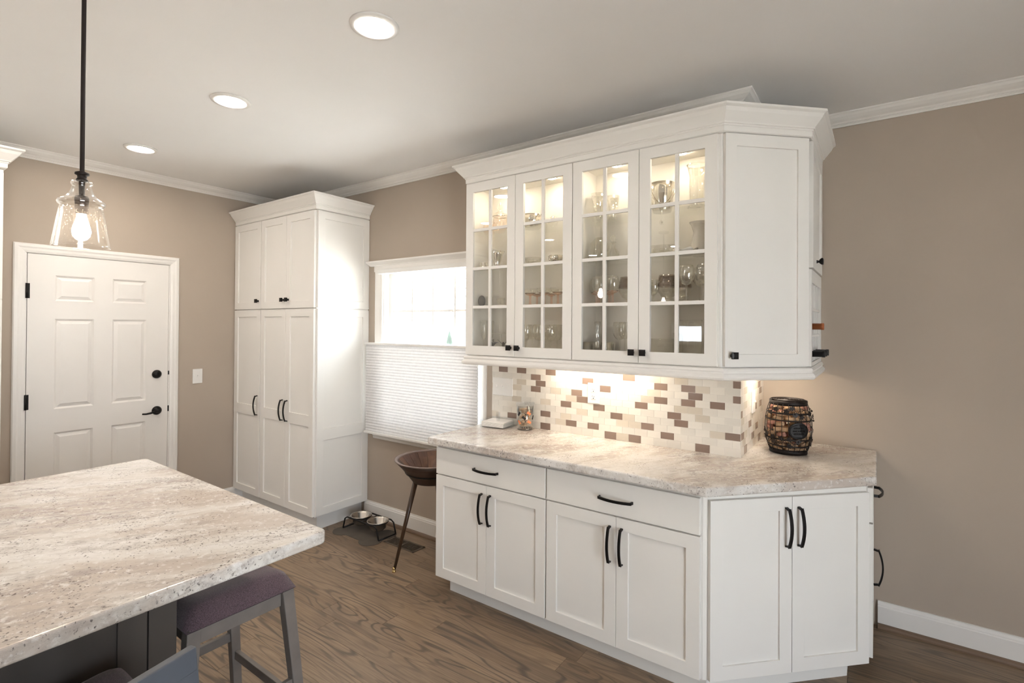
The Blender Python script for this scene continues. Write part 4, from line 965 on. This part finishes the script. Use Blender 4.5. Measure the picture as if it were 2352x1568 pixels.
for rw in range(3):   # worn raised lines on the plaque
    for k in range(6-abs(rw-1)):
        u_ = -.026+.0105*k+(.004 if rw != 1 else 0); v_ = .014-.014*rw; t = .47+v_/(BH-.02); R_ = brad(t)+.0050; a = pv+u_/R_
        MB().tube([(wx+R_*math.cos(a+dx/R_), wy+R_*math.sin(a+dx/R_), ZT+.012+(BH-.02)*t+dz) for dx, dz in ((-.003, -.004), (-.002, .004), (.001, 0), (.003, .004), (.002, -.004))], .0008, 5).build('raised_mark', 'black_metal', pq)
for k in range(14):   # vine tendrils with leaves and berries
    a0 = random.random()*6.28; z0 = random.choice((.05, .06, .10, .17, .20, .21)); P = []
    for q in range(16):
        a = a0+q*.09; t = (z0+.016*math.sin(q*.9+k))/(BH); R_ = brad(t)+.005+.003*math.sin(q*1.7); P.append((wx+R_*math.cos(a), wy+R_*math.sin(a), ZT+.012+z0+.016*math.sin(q*.9+k)))
    vn = MB().tube(P, .0011, 5).build('vine', 'bronze_metal', br_)
    for q in (3, 11):
        c_ = Vector(P[q]); n_ = Vector((c_.x-wx, c_.y-wy, 0)).normalized(); tq = Vector((-n_.y, n_.x, 0)); up = Vector((0, 0, 1))
        lf = [c_+n_*.003+tq*(.012*math.cos(w_)*(1+.25*math.cos(5*w_)))+up*(.011*math.sin(w_)*(1+.25*math.cos(5*w_))) for w_ in [2*PI*h_/20 for h_ in range(20)]]
        MB().add(lf+[p_+n_*.001 for p_ in lf], [tuple(range(20)), tuple(range(20, 40))[::-1]]+[(i, (i+1) % 20, 20+(i+1) % 20, 20+i) for i in range(20)]).build('leaf', 'bronze_metal', vn)
    MB().sphere(Vector(P[-1])+Vector((0, 0, -.004)), .005, 8, 6).build('berry', 'bronze_metal', vn)
ckm = [MB().lathe([(.0001, -.022), (.0105, -.022), (.011, -.021), (.011, .021), (.0105, .022), (.0001, .022)], 12).mesh('wine_cork', mm) for mm in ('cork', 'cork', 'cork', 'cork', 'cork_wine')]
nck = 0
for lay in range(9):
    z_ = ZT+.022+lay*.0262; t = (z_-ZT-.012)/(BH-.02); R_ = brad(t)-.020
    for ring, n_ in ((R_, 9), (R_*.45, 4)):
        for k in range(n_):
            a = 2*PI*(k+.5*(lay % 2))/n_+random.uniform(-.15, .15)
            Mx = Matrix.Translation((wx+ring*math.cos(a), wy+ring*math.sin(a), z_))@Matrix.Rotation(a+PI/2+random.uniform(-.5, .5), 4, 'Z')@Matrix.Rotation(PI/2+random.uniform(-.35, .35), 4, 'Y')
            o = put(random.choice(ckm), 'wine_cork', None, Mx); tag(o, 'used wine cork packed inside the black wire barrel', 'cork', 'corks in the wire barrel')

# ------------------------------------------------------------------ wine bottles in the rack
def bottle(row, col, mat, label, out=.055):
    yy = RY0+(RY1-RY0)*(col+.5)/NCOL; z0 = RZ0+.012+(RZ1-RZ0-.012)*row/NROW+(.006 if row else 0)
    R_ = .0385; zc = z0+R_+.0005; xt = XUE+.014+out; xb = XC+.012; Ln = xt-xb
    r = thing('wine_bottle', label, 'wine bottle', (xb, yy, zc))
    MB().lathe([(.0001, xb+.012), (.02, xb+.006), (.034, xb), (R_, xb+.006), (R_, xt-.135), (.034, xt-.115), (.020, xt-.090), (.0145, xt-.075), (.0140, xt-.050)], 24, (0, yy, zc), 'x').build('glass_body', 'bottle_glass', r)
    MB().lathe([(.0150, xt-.072), (.0150, xt-.014), (.0162, xt-.013), (.0162, xt-.002), (.0150, xt), (.0001, xt)], 20, (0, yy, zc), 'x').build('foil_cap', mat, r)
bottle(1, 0, 'copper_foil', 'wine bottle with a copper foil cap in the open rack', .045)
for cc in range(3): 
    o = bottle(0, cc, 'black_foil', 'wine bottle with a black foil cap in the bottom row of the rack', .05)
for o in bpy.data.objects:
    if o.name.startswith('wine_bottle') and 'black' in o.get('label', ''): o['group'] = 'black-capped bottles in the rack'

# ------------------------------------------------------------------ glassware in the lit cabinets
SH = [ZUB+.0105]+[z+.0005 for z in SHZ]
def lathe_thing(name, label, cat, mat, prof, px, y, tier, s=1., group=None, parts=(), seg=28):
    rm = max(a for a, b_ in prof)*s+.002
    for p_ in parts: rm = max(rm, max(a for a, b_ in p_[2])*s+.002)
    y = min(max(y, YUF+.010+rm), YW-.009-rm); x = at(px, 620, 1, y).x; z = SH[tier]
    c0, c1 = (XU0, XU1) if px < 1315 else (XU1, XU2); x = min(max(x, c0+.020+rm), c1-.020-rm)
    r = thing(name, label, cat, (x, y, z), 0, group); M = Matrix.Translation((x, y, z))
    MB().lathe([(a*s, b_*s) for a, b_ in prof], seg).build('vessel', mat, r, M)
    for nm, mt_, pf in parts: MB().lathe([(a*s, b_*s) for a, b_ in pf], seg).build(nm, mt_, r, M)
    return r, M
def shell(o, t=.002, floor=.004):
    "closed wall from an outer profile (bottom to rim)"
    inn = [(max(.0001, a-t), max(b_, floor)) for a, b_ in o][::-1]
    return [(.0001, o[0][1])]+o+inn+[(.0001, max(floor, o[0][1]+floor))]
foot = lambda r_, h_, s_=.004: [(.0001, 0), (r_, 0), (r_, .002), (r_*.45, .006), (s_*1.3, .014), (s_, h_*.5), (s_*1.2, h_-.004), (.0001, h_)]
def up(pf, dz): return [(a, b_+dz) for a, b_ in pf]
wine_b = shell([(.006, 0), (.020, .006), (.033, .025), (.038, .048), (.036, .075), (.032, .095)], .0015, .002)
flute_b = shell([(.004, 0), (.014, .010), (.021, .045), (.023, .085), (.021, .120)], .0015, .002)
coupe_b = shell([(.006, 0), (.024, .006), (.040, .022), (.046, .042)], .0015, .002)
def stem(name, label, px, y, tier, bowl, fr_, hs, mat='clear_glass', smat='clear_glass', group=None, s=1.):
    if smat == 'pink_glass': bowl = bowl[:]; return lathe_thing(name, label, 'glass', mat, up(bowl, hs), px, y, tier, s, group, [('stem', smat, foot(fr_, hs+.002, .0065)), ('bowl_base', smat, up([(.0001, -.002), (.008, -.001), (.0215, .0045), (.034, .0155), (.0335, .0165), (.021, .006), (.0001, .002)], hs))])
    return lathe_thing(name, label, 'glass', mat, up(bowl, hs), px, y, tier, s, group, [('stem', smat, foot(fr_, hs+.002))])
def tumbler(name, label, px, y, tier, r_, h_, mat='crystal', group=None):
    return lathe_thing(name, label, 'glass', mat, shell([(r_*.85, 0), (r_*.9, .004), (r_, h_)], .003, .008), px, y, tier, 1, group)
# cabinet next to the window --- its left door
lathe_thing('covered_jar', 'tall blush glass covered jar with a finial on the top shelf', 'jar', 'blush_glass', shell([(.022, 0), (.030, .004), (.046, .030), (.050, .075), (.050, .118)], .003, .006), 1148, 2.585, 3, .95, None, [('lid', 'blush_glass', [(.0001, .119), (.053, .119), (.053, .126), (.040, .132), (.020, .146), (.012, .158), (.020, .172), (.014, .188), (.008, .205), (.0001, .212)]), ('rim_band', 'silver', [(.0508, .112), (.0522, .112), (.0522, .117), (.0508, .117), (.0508, .112)])])
lathe_thing('frosted_lamp_globe', 'pale blush glass globe beside the covered jar', 'vase', 'blush_glass', shell([(.030, 0), (.046, .020), (.052, .050), (.044, .085), (.030, .100)], .003, .006), 1108, 2.60, 3, .9)
lathe_thing('sugar_pot', 'small squat silver pot with a flared neck', 'pot', 'silver', shell([(.018, 0), (.030, .008), (.034, .022), (.026, .036), (.022, .042), (.028, .052)], .002, .004), 1111, 2.545, 2)
lathe_thing('trumpet_vase', 'silver trumpet vase with a wide rim and stepped foot', 'vase', 'silver', shell([(.036, 0), (.036, .006), (.022, .016), (.018, .030), (.026, .060), (.036, .095), (.048, .118)], .002, .02), 1142, 2.555, 2)
r, M = lathe_thing('votive_cup', 'small clear glass cup with a silver base on the second shelf', 'glass', 'clear_glass', shell([(.020, .012), (.026, .02), (.028, .060)], .002, .02), 1150, 2.57, 1, 1., None, [('base', 'silver', [(.0001, 0), (.024, 0), (.026, .006), (.020, .013), (.0001, .014)])])
xx = at(1107, 620, 1, 2.55).x
eg = thing('oval_plaque', 'dark grey oval stone plaque on a small foot', 'ornament', (xx, 2.55, SH[1])); ME_ = W[eg.name]
MB().sphere((0, 0, 0), .024, 20, 12, 1.5).xf(Matrix.Translation((0, 0, .042))@Matrix.Rotation(.5, 4, 'Z')@Matrix.Diagonal((1, .35, 1, 1))).build('stone', 'grey_stone', eg, ME_); MB().box(-.014, -.010, 0, .014, .010, .012).build('foot', 'grey_stone', eg, ME_, .002)
tumbler('tumbler', 'clear tumbler standing behind the dark oval plaque', 1097, 2.62, 1, .027, .075, 'clear_glass')
for px, yy in ((1103, 2.64), (1112, 2.55)): stem('champagne_flute', 'slim champagne flute on the cabinet floor behind the hummingbirds', px, yy, 0, flute_b, .028, .085, group='flutes behind the hummingbirds')
xx = at(1142, 620, 1, 2.56).x
gs = thing('glass_stand', 'round glass cake stand standing over the hummingbird figurines', 'cake stand', (xx, 2.60, SH[0])); MG = W[gs.name]
MB().lathe([(.0001, .120), (.056, .120), (.058, .124), (.0001, .124)], 36).build('plate', 'crystal', gs, MG); MB().lathe(foot(.045, .121, .006), 24).build('pedestal', 'crystal', gs, MG)
for px, yy, rz, lb in ((1133, 2.515, .3, 'dark hummingbird figurine with spread wings under the glass stand'), (1157, 2.525, 2.2, 'dark hummingbird figurine turned away, partly behind the door stile')):
    xx = at(px, 620, 1, yy).x; hb = thing('hummingbird_figurine', lb, 'figurine', (xx, yy, SH[0]), rz); MH = W[hb.name]
    MB().tube([(-.026, 0, .030), (-.010, 0, .044), (.004, 0, .056), (.014, 0, .064), (.022, 0, .066), (.040, 0, .070)], [.003, .009, .010, .0075, .004, .0008], 10).build('body', 'grey_stone', hb, MH)
    for sg in (-1, 1): MB().add([(.004, sg*.006, .060), (-.008, sg*.006, .056), (-.020, sg*.028, .078), (-.006, sg*.036, .086), (.004, sg*.006, .062), (-.008, sg*.006, .058), (-.020, sg*.028, .080), (-.006, sg*.036, .088)], [(0, 1, 2, 3), (7, 6, 5, 4), (0, 4, 5, 1), (1, 5, 6, 2), (2, 6, 7, 3), (3, 7, 4, 0)]).build('wing', 'grey_stone', hb, MH)
    MB().tube([(-.002, 0, .050), (-.004, 0, .012), (0, 0, 0.004)], .0015, 6).lathe([(.0001, 0), (.018, 0), (.016, .005), (.0001, .006)], 16).build('stand', 'grey_stone', hb, MH)
# its right door
r, M = lathe_thing('silver_bowl', 'wide silver bowl with a side handle on the top shelf', 'bowl', 'silver', shell([(.046, 0), (.060, .010), (.068, .040), (.072, .082)], .002, .006), 1221, 2.57, 3)
MB().tube([(.070, 0, .074), (.092, .0, .078), (.104, .0, .066), (.100, 0, .060)], .004, 8).xf(Matrix.Rotation(-.5, 4, 'Z')).build('handle', 'silver', r, M)
lathe_thing('crystal_ornament', 'small faceted crystal pear on the top shelf', 'ornament', 'crystal', [(.0001, 0), (.022, 0), (.032, .022), (.024, .046), (.012, .060), (.0001, .066)], 1270, 2.57, 3, 1., None, (), 9)
lathe_thing('glass_bowl', 'shallow clear footed glass bowl on the third shelf', 'bowl', 'crystal', shell([(.030, 0), (.022, .008), (.040, .022), (.056, .058)], .003, .012), 1225, 2.57, 2)
lathe_thing('glass_bowl', 'small clear glass bowl half hidden by the door frame', 'bowl', 'clear_glass', shell([(.020, 0), (.038, .014), (.046, .046)], .003, .006), 1208, 2.63, 2)
r, M = lathe_thing('punch_cup', 'fluted silver cup with a small handle', 'cup', 'silver', shell([(.016, 0), (.020, .006), (.034, .028), (.044, .058)], .002, .006), 1278, 2.55, 2, 1., None, (), 14)
MB().tube([(-.040, 0, .052), (-.054, 0, .060), (-.050, 0, .036), (-.034, 0, .030)], .0028, 8).build('handle', 'silver', r, M)
for px, yy in ((1218, 2.515), (1250, 2.515), (1282, 2.515), (1234, 2.625), (1267, 2.625)): stem('coupe_glass', 'clear coupe glass with a pink stem in the cabinet beside the window', px, yy, 1, coupe_b, .034, .062, 'clear_glass', 'pink_glass', 'pink-stemmed coupes beside the window')
for px, yy in ((1210, 2.51), (1224, 2.63), (1238, 2.51), (1252, 2.63), (1266, 2.51), (1280, 2.63)): stem('wine_glass', 'clear wine glass on the floor of the cabinet beside the window', px, yy, 0, wine_b, .034, .085, group='wine glasses in the cabinet beside the window')
# cabinet next to the corner --- its left door
lathe_thing('crystal_vase', 'tall cut crystal vase with a flared scalloped rim', 'vase', 'crystal', shell([(.032, 0), (.030, .010), (.026, .040), (.032, .090), (.046, .140)], .004, .012), 1375, 2.60, 3, 1.1, None, (), 12)
lathe_thing('crystal_vase', 'slender cut crystal vase beside the flared one', 'vase', 'crystal', shell([(.024, 0), (.022, .010), (.024, .060), (.034, .120)], .004, .012), 1408, 2.61, 3, 1.1, None, (), 10)
lathe_thing('glass_cloche', 'clear glass dome on the third shelf', 'cloche', 'clear_glass', shell([(.062, 0), (.062, .060), (.052, .110), (.026, .140), (.008, .150)], .002, .001), 1372, 2.60, 2)
lathe_thing('crystal_decanter', 'cut crystal decanter with a stopper beside the dome', 'decanter', 'crystal', shell([(.034, 0), (.038, .010), (.036, .050), (.016, .078), (.013, .100), (.020, .108)], .003, .010), 1408, 2.57, 2, 1., None, [('stopper', 'crystal', [(.0001, .104), (.010, .104), (.008, .112), (.018, .126), (.012, .142), (.0001, .148)])], 10)
for px, yy in ((1350, 2.62), (1376, 2.515), (1400, 2.63), (1407, 2.515)): stem('cocktail_glass', 'clear wine glass with a pink stem in the cabinet next to the corner', px, yy, 1, wine_b, .034, .058, 'clear_glass', 'pink_glass', 'pink-stemmed glasses next to the corner')
def band_goblet(px, yy, lb):
    return lathe_thing('goblet', lb, 'glass', 'clear_glass', shell([(.030, 0), (.030, .003), (.012, .010), (.010, .020), (.030, .034), (.046, .060), (.048, .080), (.044, .104)], .002, .024), px, yy, 1, 1.05, None, [('smoky_band', 'smoke_glass', [(.0487, .080), (.0447, .105), (.0418, .105), (.0458, .080), (.0487, .080)]), ('smoky_rim', 'smoke_glass', [(.0447, .105), (.0405, .136), (.0380, .136), (.0418, .105)])])
band_goblet(1443, 2.53, 'smoky-rimmed goblet partly behind the middle door stile')
band_goblet(1533, 2.52, 'smoky-rimmed goblet standing in front of its twin')
band_goblet(1566, 2.63, 'smoky-rimmed goblet standing behind its twin')
lathe_thing('crystal_candlestick', 'tall knobbed crystal candlestick on the cabinet floor', 'candlestick', 'crystal', [(.0001, 0), (.040, 0), (.040, .006), (.018, .016), (.012, .026), (.022, .042), (.012, .058), (.026, .080), (.012, .102), (.020, .122), (.010, .142), (.016, .160), (.020, .196), (.014, .198), (.0001, .180)], 1373, 2.56, 0, 1., None, (), 12)
for px, yy in ((1345, 2.625), (1343, 2.515), (1398, 2.515), (1400, 2.635)): tumbler('tumbler', 'cut crystal tumbler on the floor of the cabinet next to the corner', px, yy, 0, .034, .085, 'crystal', 'crystal tumblers next to the corner')
for px, yy in ((1424, 2.515), (1436, 2.635)): stem('wine_glass', 'clear wine glass beside the crystal candlestick', px, yy, 0, wine_b, .034, .10, group='wine glasses beside the candlestick')
# its right door
r, M = lathe_thing('ice_bucket', 'polished silver ice bucket with a drop handle', 'ice bucket', 'silver', shell([(.046, 0), (.050, .008), (.058, .090), (.064, .150)], .002, .006), 1520, 2.565, 3, .98)
MB().tube([(-.064*math.cos(.3), .02, .140)]+[(.066*math.cos(PI-PI*k/14), -.075*math.sin(PI*k/14)*.8, .138-.105*math.sin(PI*k/14)) for k in range(15)], .0026, 8).xf(Matrix.Rotation(.4, 4, 'Z')).build('handle', 'silver', r, M)
lathe_thing('crystal_vase', 'tall straight crystal column vase beside the ice bucket', 'vase', 'crystal', shell([(.046, 0), (.040, .012), (.036, .060), (.036, .150), (.046, .200), (.050, .215)], .004, .012), 1600, 2.575, 3, 1., None, (), 14)
lathe_thing('crystal_bowl', 'wide cut crystal bowl on the third shelf', 'bowl', 'crystal', shell([(.030, 0), (.036, .006), (.058, .030), (.070, .062)], .004, .010), 1520, 2.58, 2, 1., None, (), 12)
r, M = lathe_thing('ceramic_pitcher', 'white ceramic pitcher with a fluted lip', 'pitcher', 'ceramic', shell([(.030, 0), (.034, .008), (.044, .040), (.036, .090), (.030, .120), (.040, .155), (.050, .170)], .003, .008), 1607, 2.60, 2)
MB().tube([(.034, 0, .140), (.062, 0, .130), (.066, 0, .090), (.042, 0, .050)], .005, 8).build('handle', 'ceramic', r, M)
wv_x = at(1573, 620, 1, 2.53).x
wb = thing('wavy_dish', 'low white ceramic dish with a wavy edge beside the pitcher', 'dish', (wv_x, 2.535, SH[2])); Mw = W[wb.name]
vs, fs = [], []; N2 = 36
for (r_, z_, w_) in ((.0001, .0, 0), (.030, 0, 0), (.044, .016, .2), (.056, .030, 1), (.053, .031, 1), (.041, .018, .2), (.028, .004, 0), (.0001, .004, 0)):
    for k in range(N2): a = 2*PI*k/N2; q = 1+.10*w_*math.sin(6*a); vs.append((r_*q*math.cos(a), r_*q*math.sin(a), z_+.006*w_*math.sin(6*a+1)))
for i in range(7):
    for k in range(N2): fs.append((i*N2+k, i*N2+(k+1) % N2, (i+1)*N2+(k+1) % N2, (i+1)*N2+k))
MB().add(vs, fs, True).build('vessel', 'ceramic', wb, Mw)
for px, yy in ((1577, 2.505), (1608, 2.635), (1616, 2.505)): stem('wine_glass', 'cut crystal wine glass standing beside the smoky-rimmed goblets', px, yy, 1, wine_b, .036, .088, 'crystal', 'crystal', 'crystal wine glasses beside the goblets')
for px, yy in ((1500, 2.63), (1502, 2.53)): stem('sherry_glass', 'small crystal sherry glass next to the front smoky-rimmed goblet', px, yy, 1, wine_b, .030, .060, 'crystal', 'crystal', 'sherry glasses beside the goblets', .8)
lathe_thing('glass_pitcher', 'large clear straight-sided glass pitcher on the cabinet floor', 'pitcher', 'clear_glass', shell([(.050, 0), (.054, .006), (.052, .100), (.050, .190), (.056, .205)], .003, .010), 1588, 2.57, 0)
lathe_thing('glass_bowl', 'deep clear glass bowl on the floor of the cabinet next to the corner', 'bowl', 'clear_glass', shell([(.036, 0), (.054, .020), (.064, .070), (.066, .110)], .003, .010), 1520, 2.575, 0)
for px, yy in ((1556, 2.65), (1557, 2.495)): tumbler('tumbler', 'tall clear tumbler beside the large glass pitcher', px, yy, 0, .025, .14, 'clear_glass', 'tall tumblers beside the pitcher')
xx = at(1520, 620, 1, 2.50).x
og = thing('star_ornament', 'tiny silver starburst ornament hanging on a thread from the top shelf', 'ornament', (xx, 2.50, SHZ[2]-.064)); MO = W[og.name]
for k in range(6): a = PI*k/6; MB().tube([(.014*math.cos(a), 0, .014*math.sin(a)), (-.014*math.cos(a), 0, -.014*math.sin(a))], .0007, 5).build('ray', 'silver', og, MO)
MB().tube([(0, 0, 0), (0, 0, .0585)], .0005, 5).build('thread', 'silver', og, MO)

# ------------------------------------------------------------------ outside the window
struct('ground', MB().box(-60, YR+.3, -.62, 40, 90, -.5).box(XE+.3, -60, -.62, 60, YR+.3, -.5).box(-60, -60, -.62, XE+.3, YF-.3, -.5), 'bounce_ground')
def at_far(px, py, y): return at(px, py, 1, y)
q = at(917, 700, 1, 3.6)
pp = MB().box(q.x-.045, 3.56, -.5, q.x+.045, 3.65, 3.2).build('porch_post', 'post_paint', None, None, .006); tag(pp, 'square blue-grey porch post just outside the window', 'post')
q = at(1032, 786, 1, 14.)
ev = thing('evergreen_tree', 'small pointed evergreen tree on the lawn outside the window', 'tree', (q.x, 14., -.5)); Me = W[ev.name]
MB().tube([(0, 0, 0), (0, 0, .5)], .06, 8).build('trunk', 'bark', ev, Me)
hT = at(1032, 758, 1, 14.).z+.5
for k in range(7):
    z0 = .25+(hT-.35)*k/7; r0 = .42*(1-k/7.6); vs = [(0, 0, min(hT, z0+hT/7*1.9))]
    for j in range(22): rr = r0*(1 if j % 2 else .72); vs.append((rr*math.cos(2*PI*j/22+k), rr*math.sin(2*PI*j/22+k), z0))
    MB().add(vs, [(0, 1+j, 1+(j+1) % 22) for j in range(22)]+[tuple(range(1, 23))[::-1]]).build('branch_tier', 'evergreen', ev, Me)
def bare_tree(px, y, h_, label, seed):
    rnd = random.Random(seed); x = at(px, 740, 1, y).x; r = thing('bare_tree', label, 'tree', (x, y, -.5)); Mt = W[r.name]
    MB().tube([(0, 0, 0), (.05*h_, 0, h_*.35), (.02*h_, 0, h_*.65), (.06*h_, 0, h_)], [.035*h_*.6, .025*h_*.6, .016*h_*.6, .004*h_], 8).build('trunk', 'bark', r, Mt)
    for k in range(16):
        z0 = h_*rnd.uniform(.3, .9); a = rnd.random()*6.28; L_ = h_*rnd.uniform(.15, .35)*(1.2-z0/h_); p0 = Vector((.035*h_, 0, z0)); d_ = Vector((math.cos(a), math.sin(a), rnd.uniform(.5, 1.2))).normalized()
        p1 = p0+d_*L_*.5; p2 = p0+d_*L_+Vector((0, 0, L_*.2))
        b = MB().tube([p0, p1, p2], [.010*h_*.5, .006*h_*.5, .002*h_*.5], 6)
        for s_ in (-1, 1): e = (d_+Vector((-d_.y, d_.x, .3))*s_*.8).normalized(); b.tube([p1, p1+e*L_*.45], [.004*h_*.5, .001*h_], 5)
        b.build('branch', 'bark', r, Mt)
bare_tree(925, 11., 5.5, 'leafless tree behind the porch post outside the window', 3)
bare_tree(1035, 20., 9., 'tall leafless tree behind the neighbouring house outside the window', 5)
q0, q1 = at(905, 760, 1, 24.), at(1075, 760, 1, 24.)
nh_ = thing('house', 'pale neighbouring house with a grey gabled roof far outside the window', 'house', ((q0.x+q1.x)/2, 26., -.5))
hx0, hx1 = q0.x-3, q1.x+1.
MB().box(hx0, 24, -.5, hx1, 30, 1.9).build('walls', 'siding', nh_)
MB().add([(hx0-.3, 23.6, 1.85), (hx1+.3, 23.6, 1.85), (hx1+.3, 30.4, 1.85), (hx0-.3, 30.4, 1.85), (hx0-.3, 27, 3.6), (hx1+.3, 27, 3.6)], [(0, 1, 5, 4), (2, 3, 4, 5), (0, 4, 3), (1, 2, 5), (3, 2, 1, 0)]).build('roof', 'roof_shingle', nh_)
for k in range(5): xx = hx0+1.5+k*2.2; MB().box(xx, 23.95, .5, xx+.9, 24.02, 1.5).build('window', 'roof_shingle', nh_)
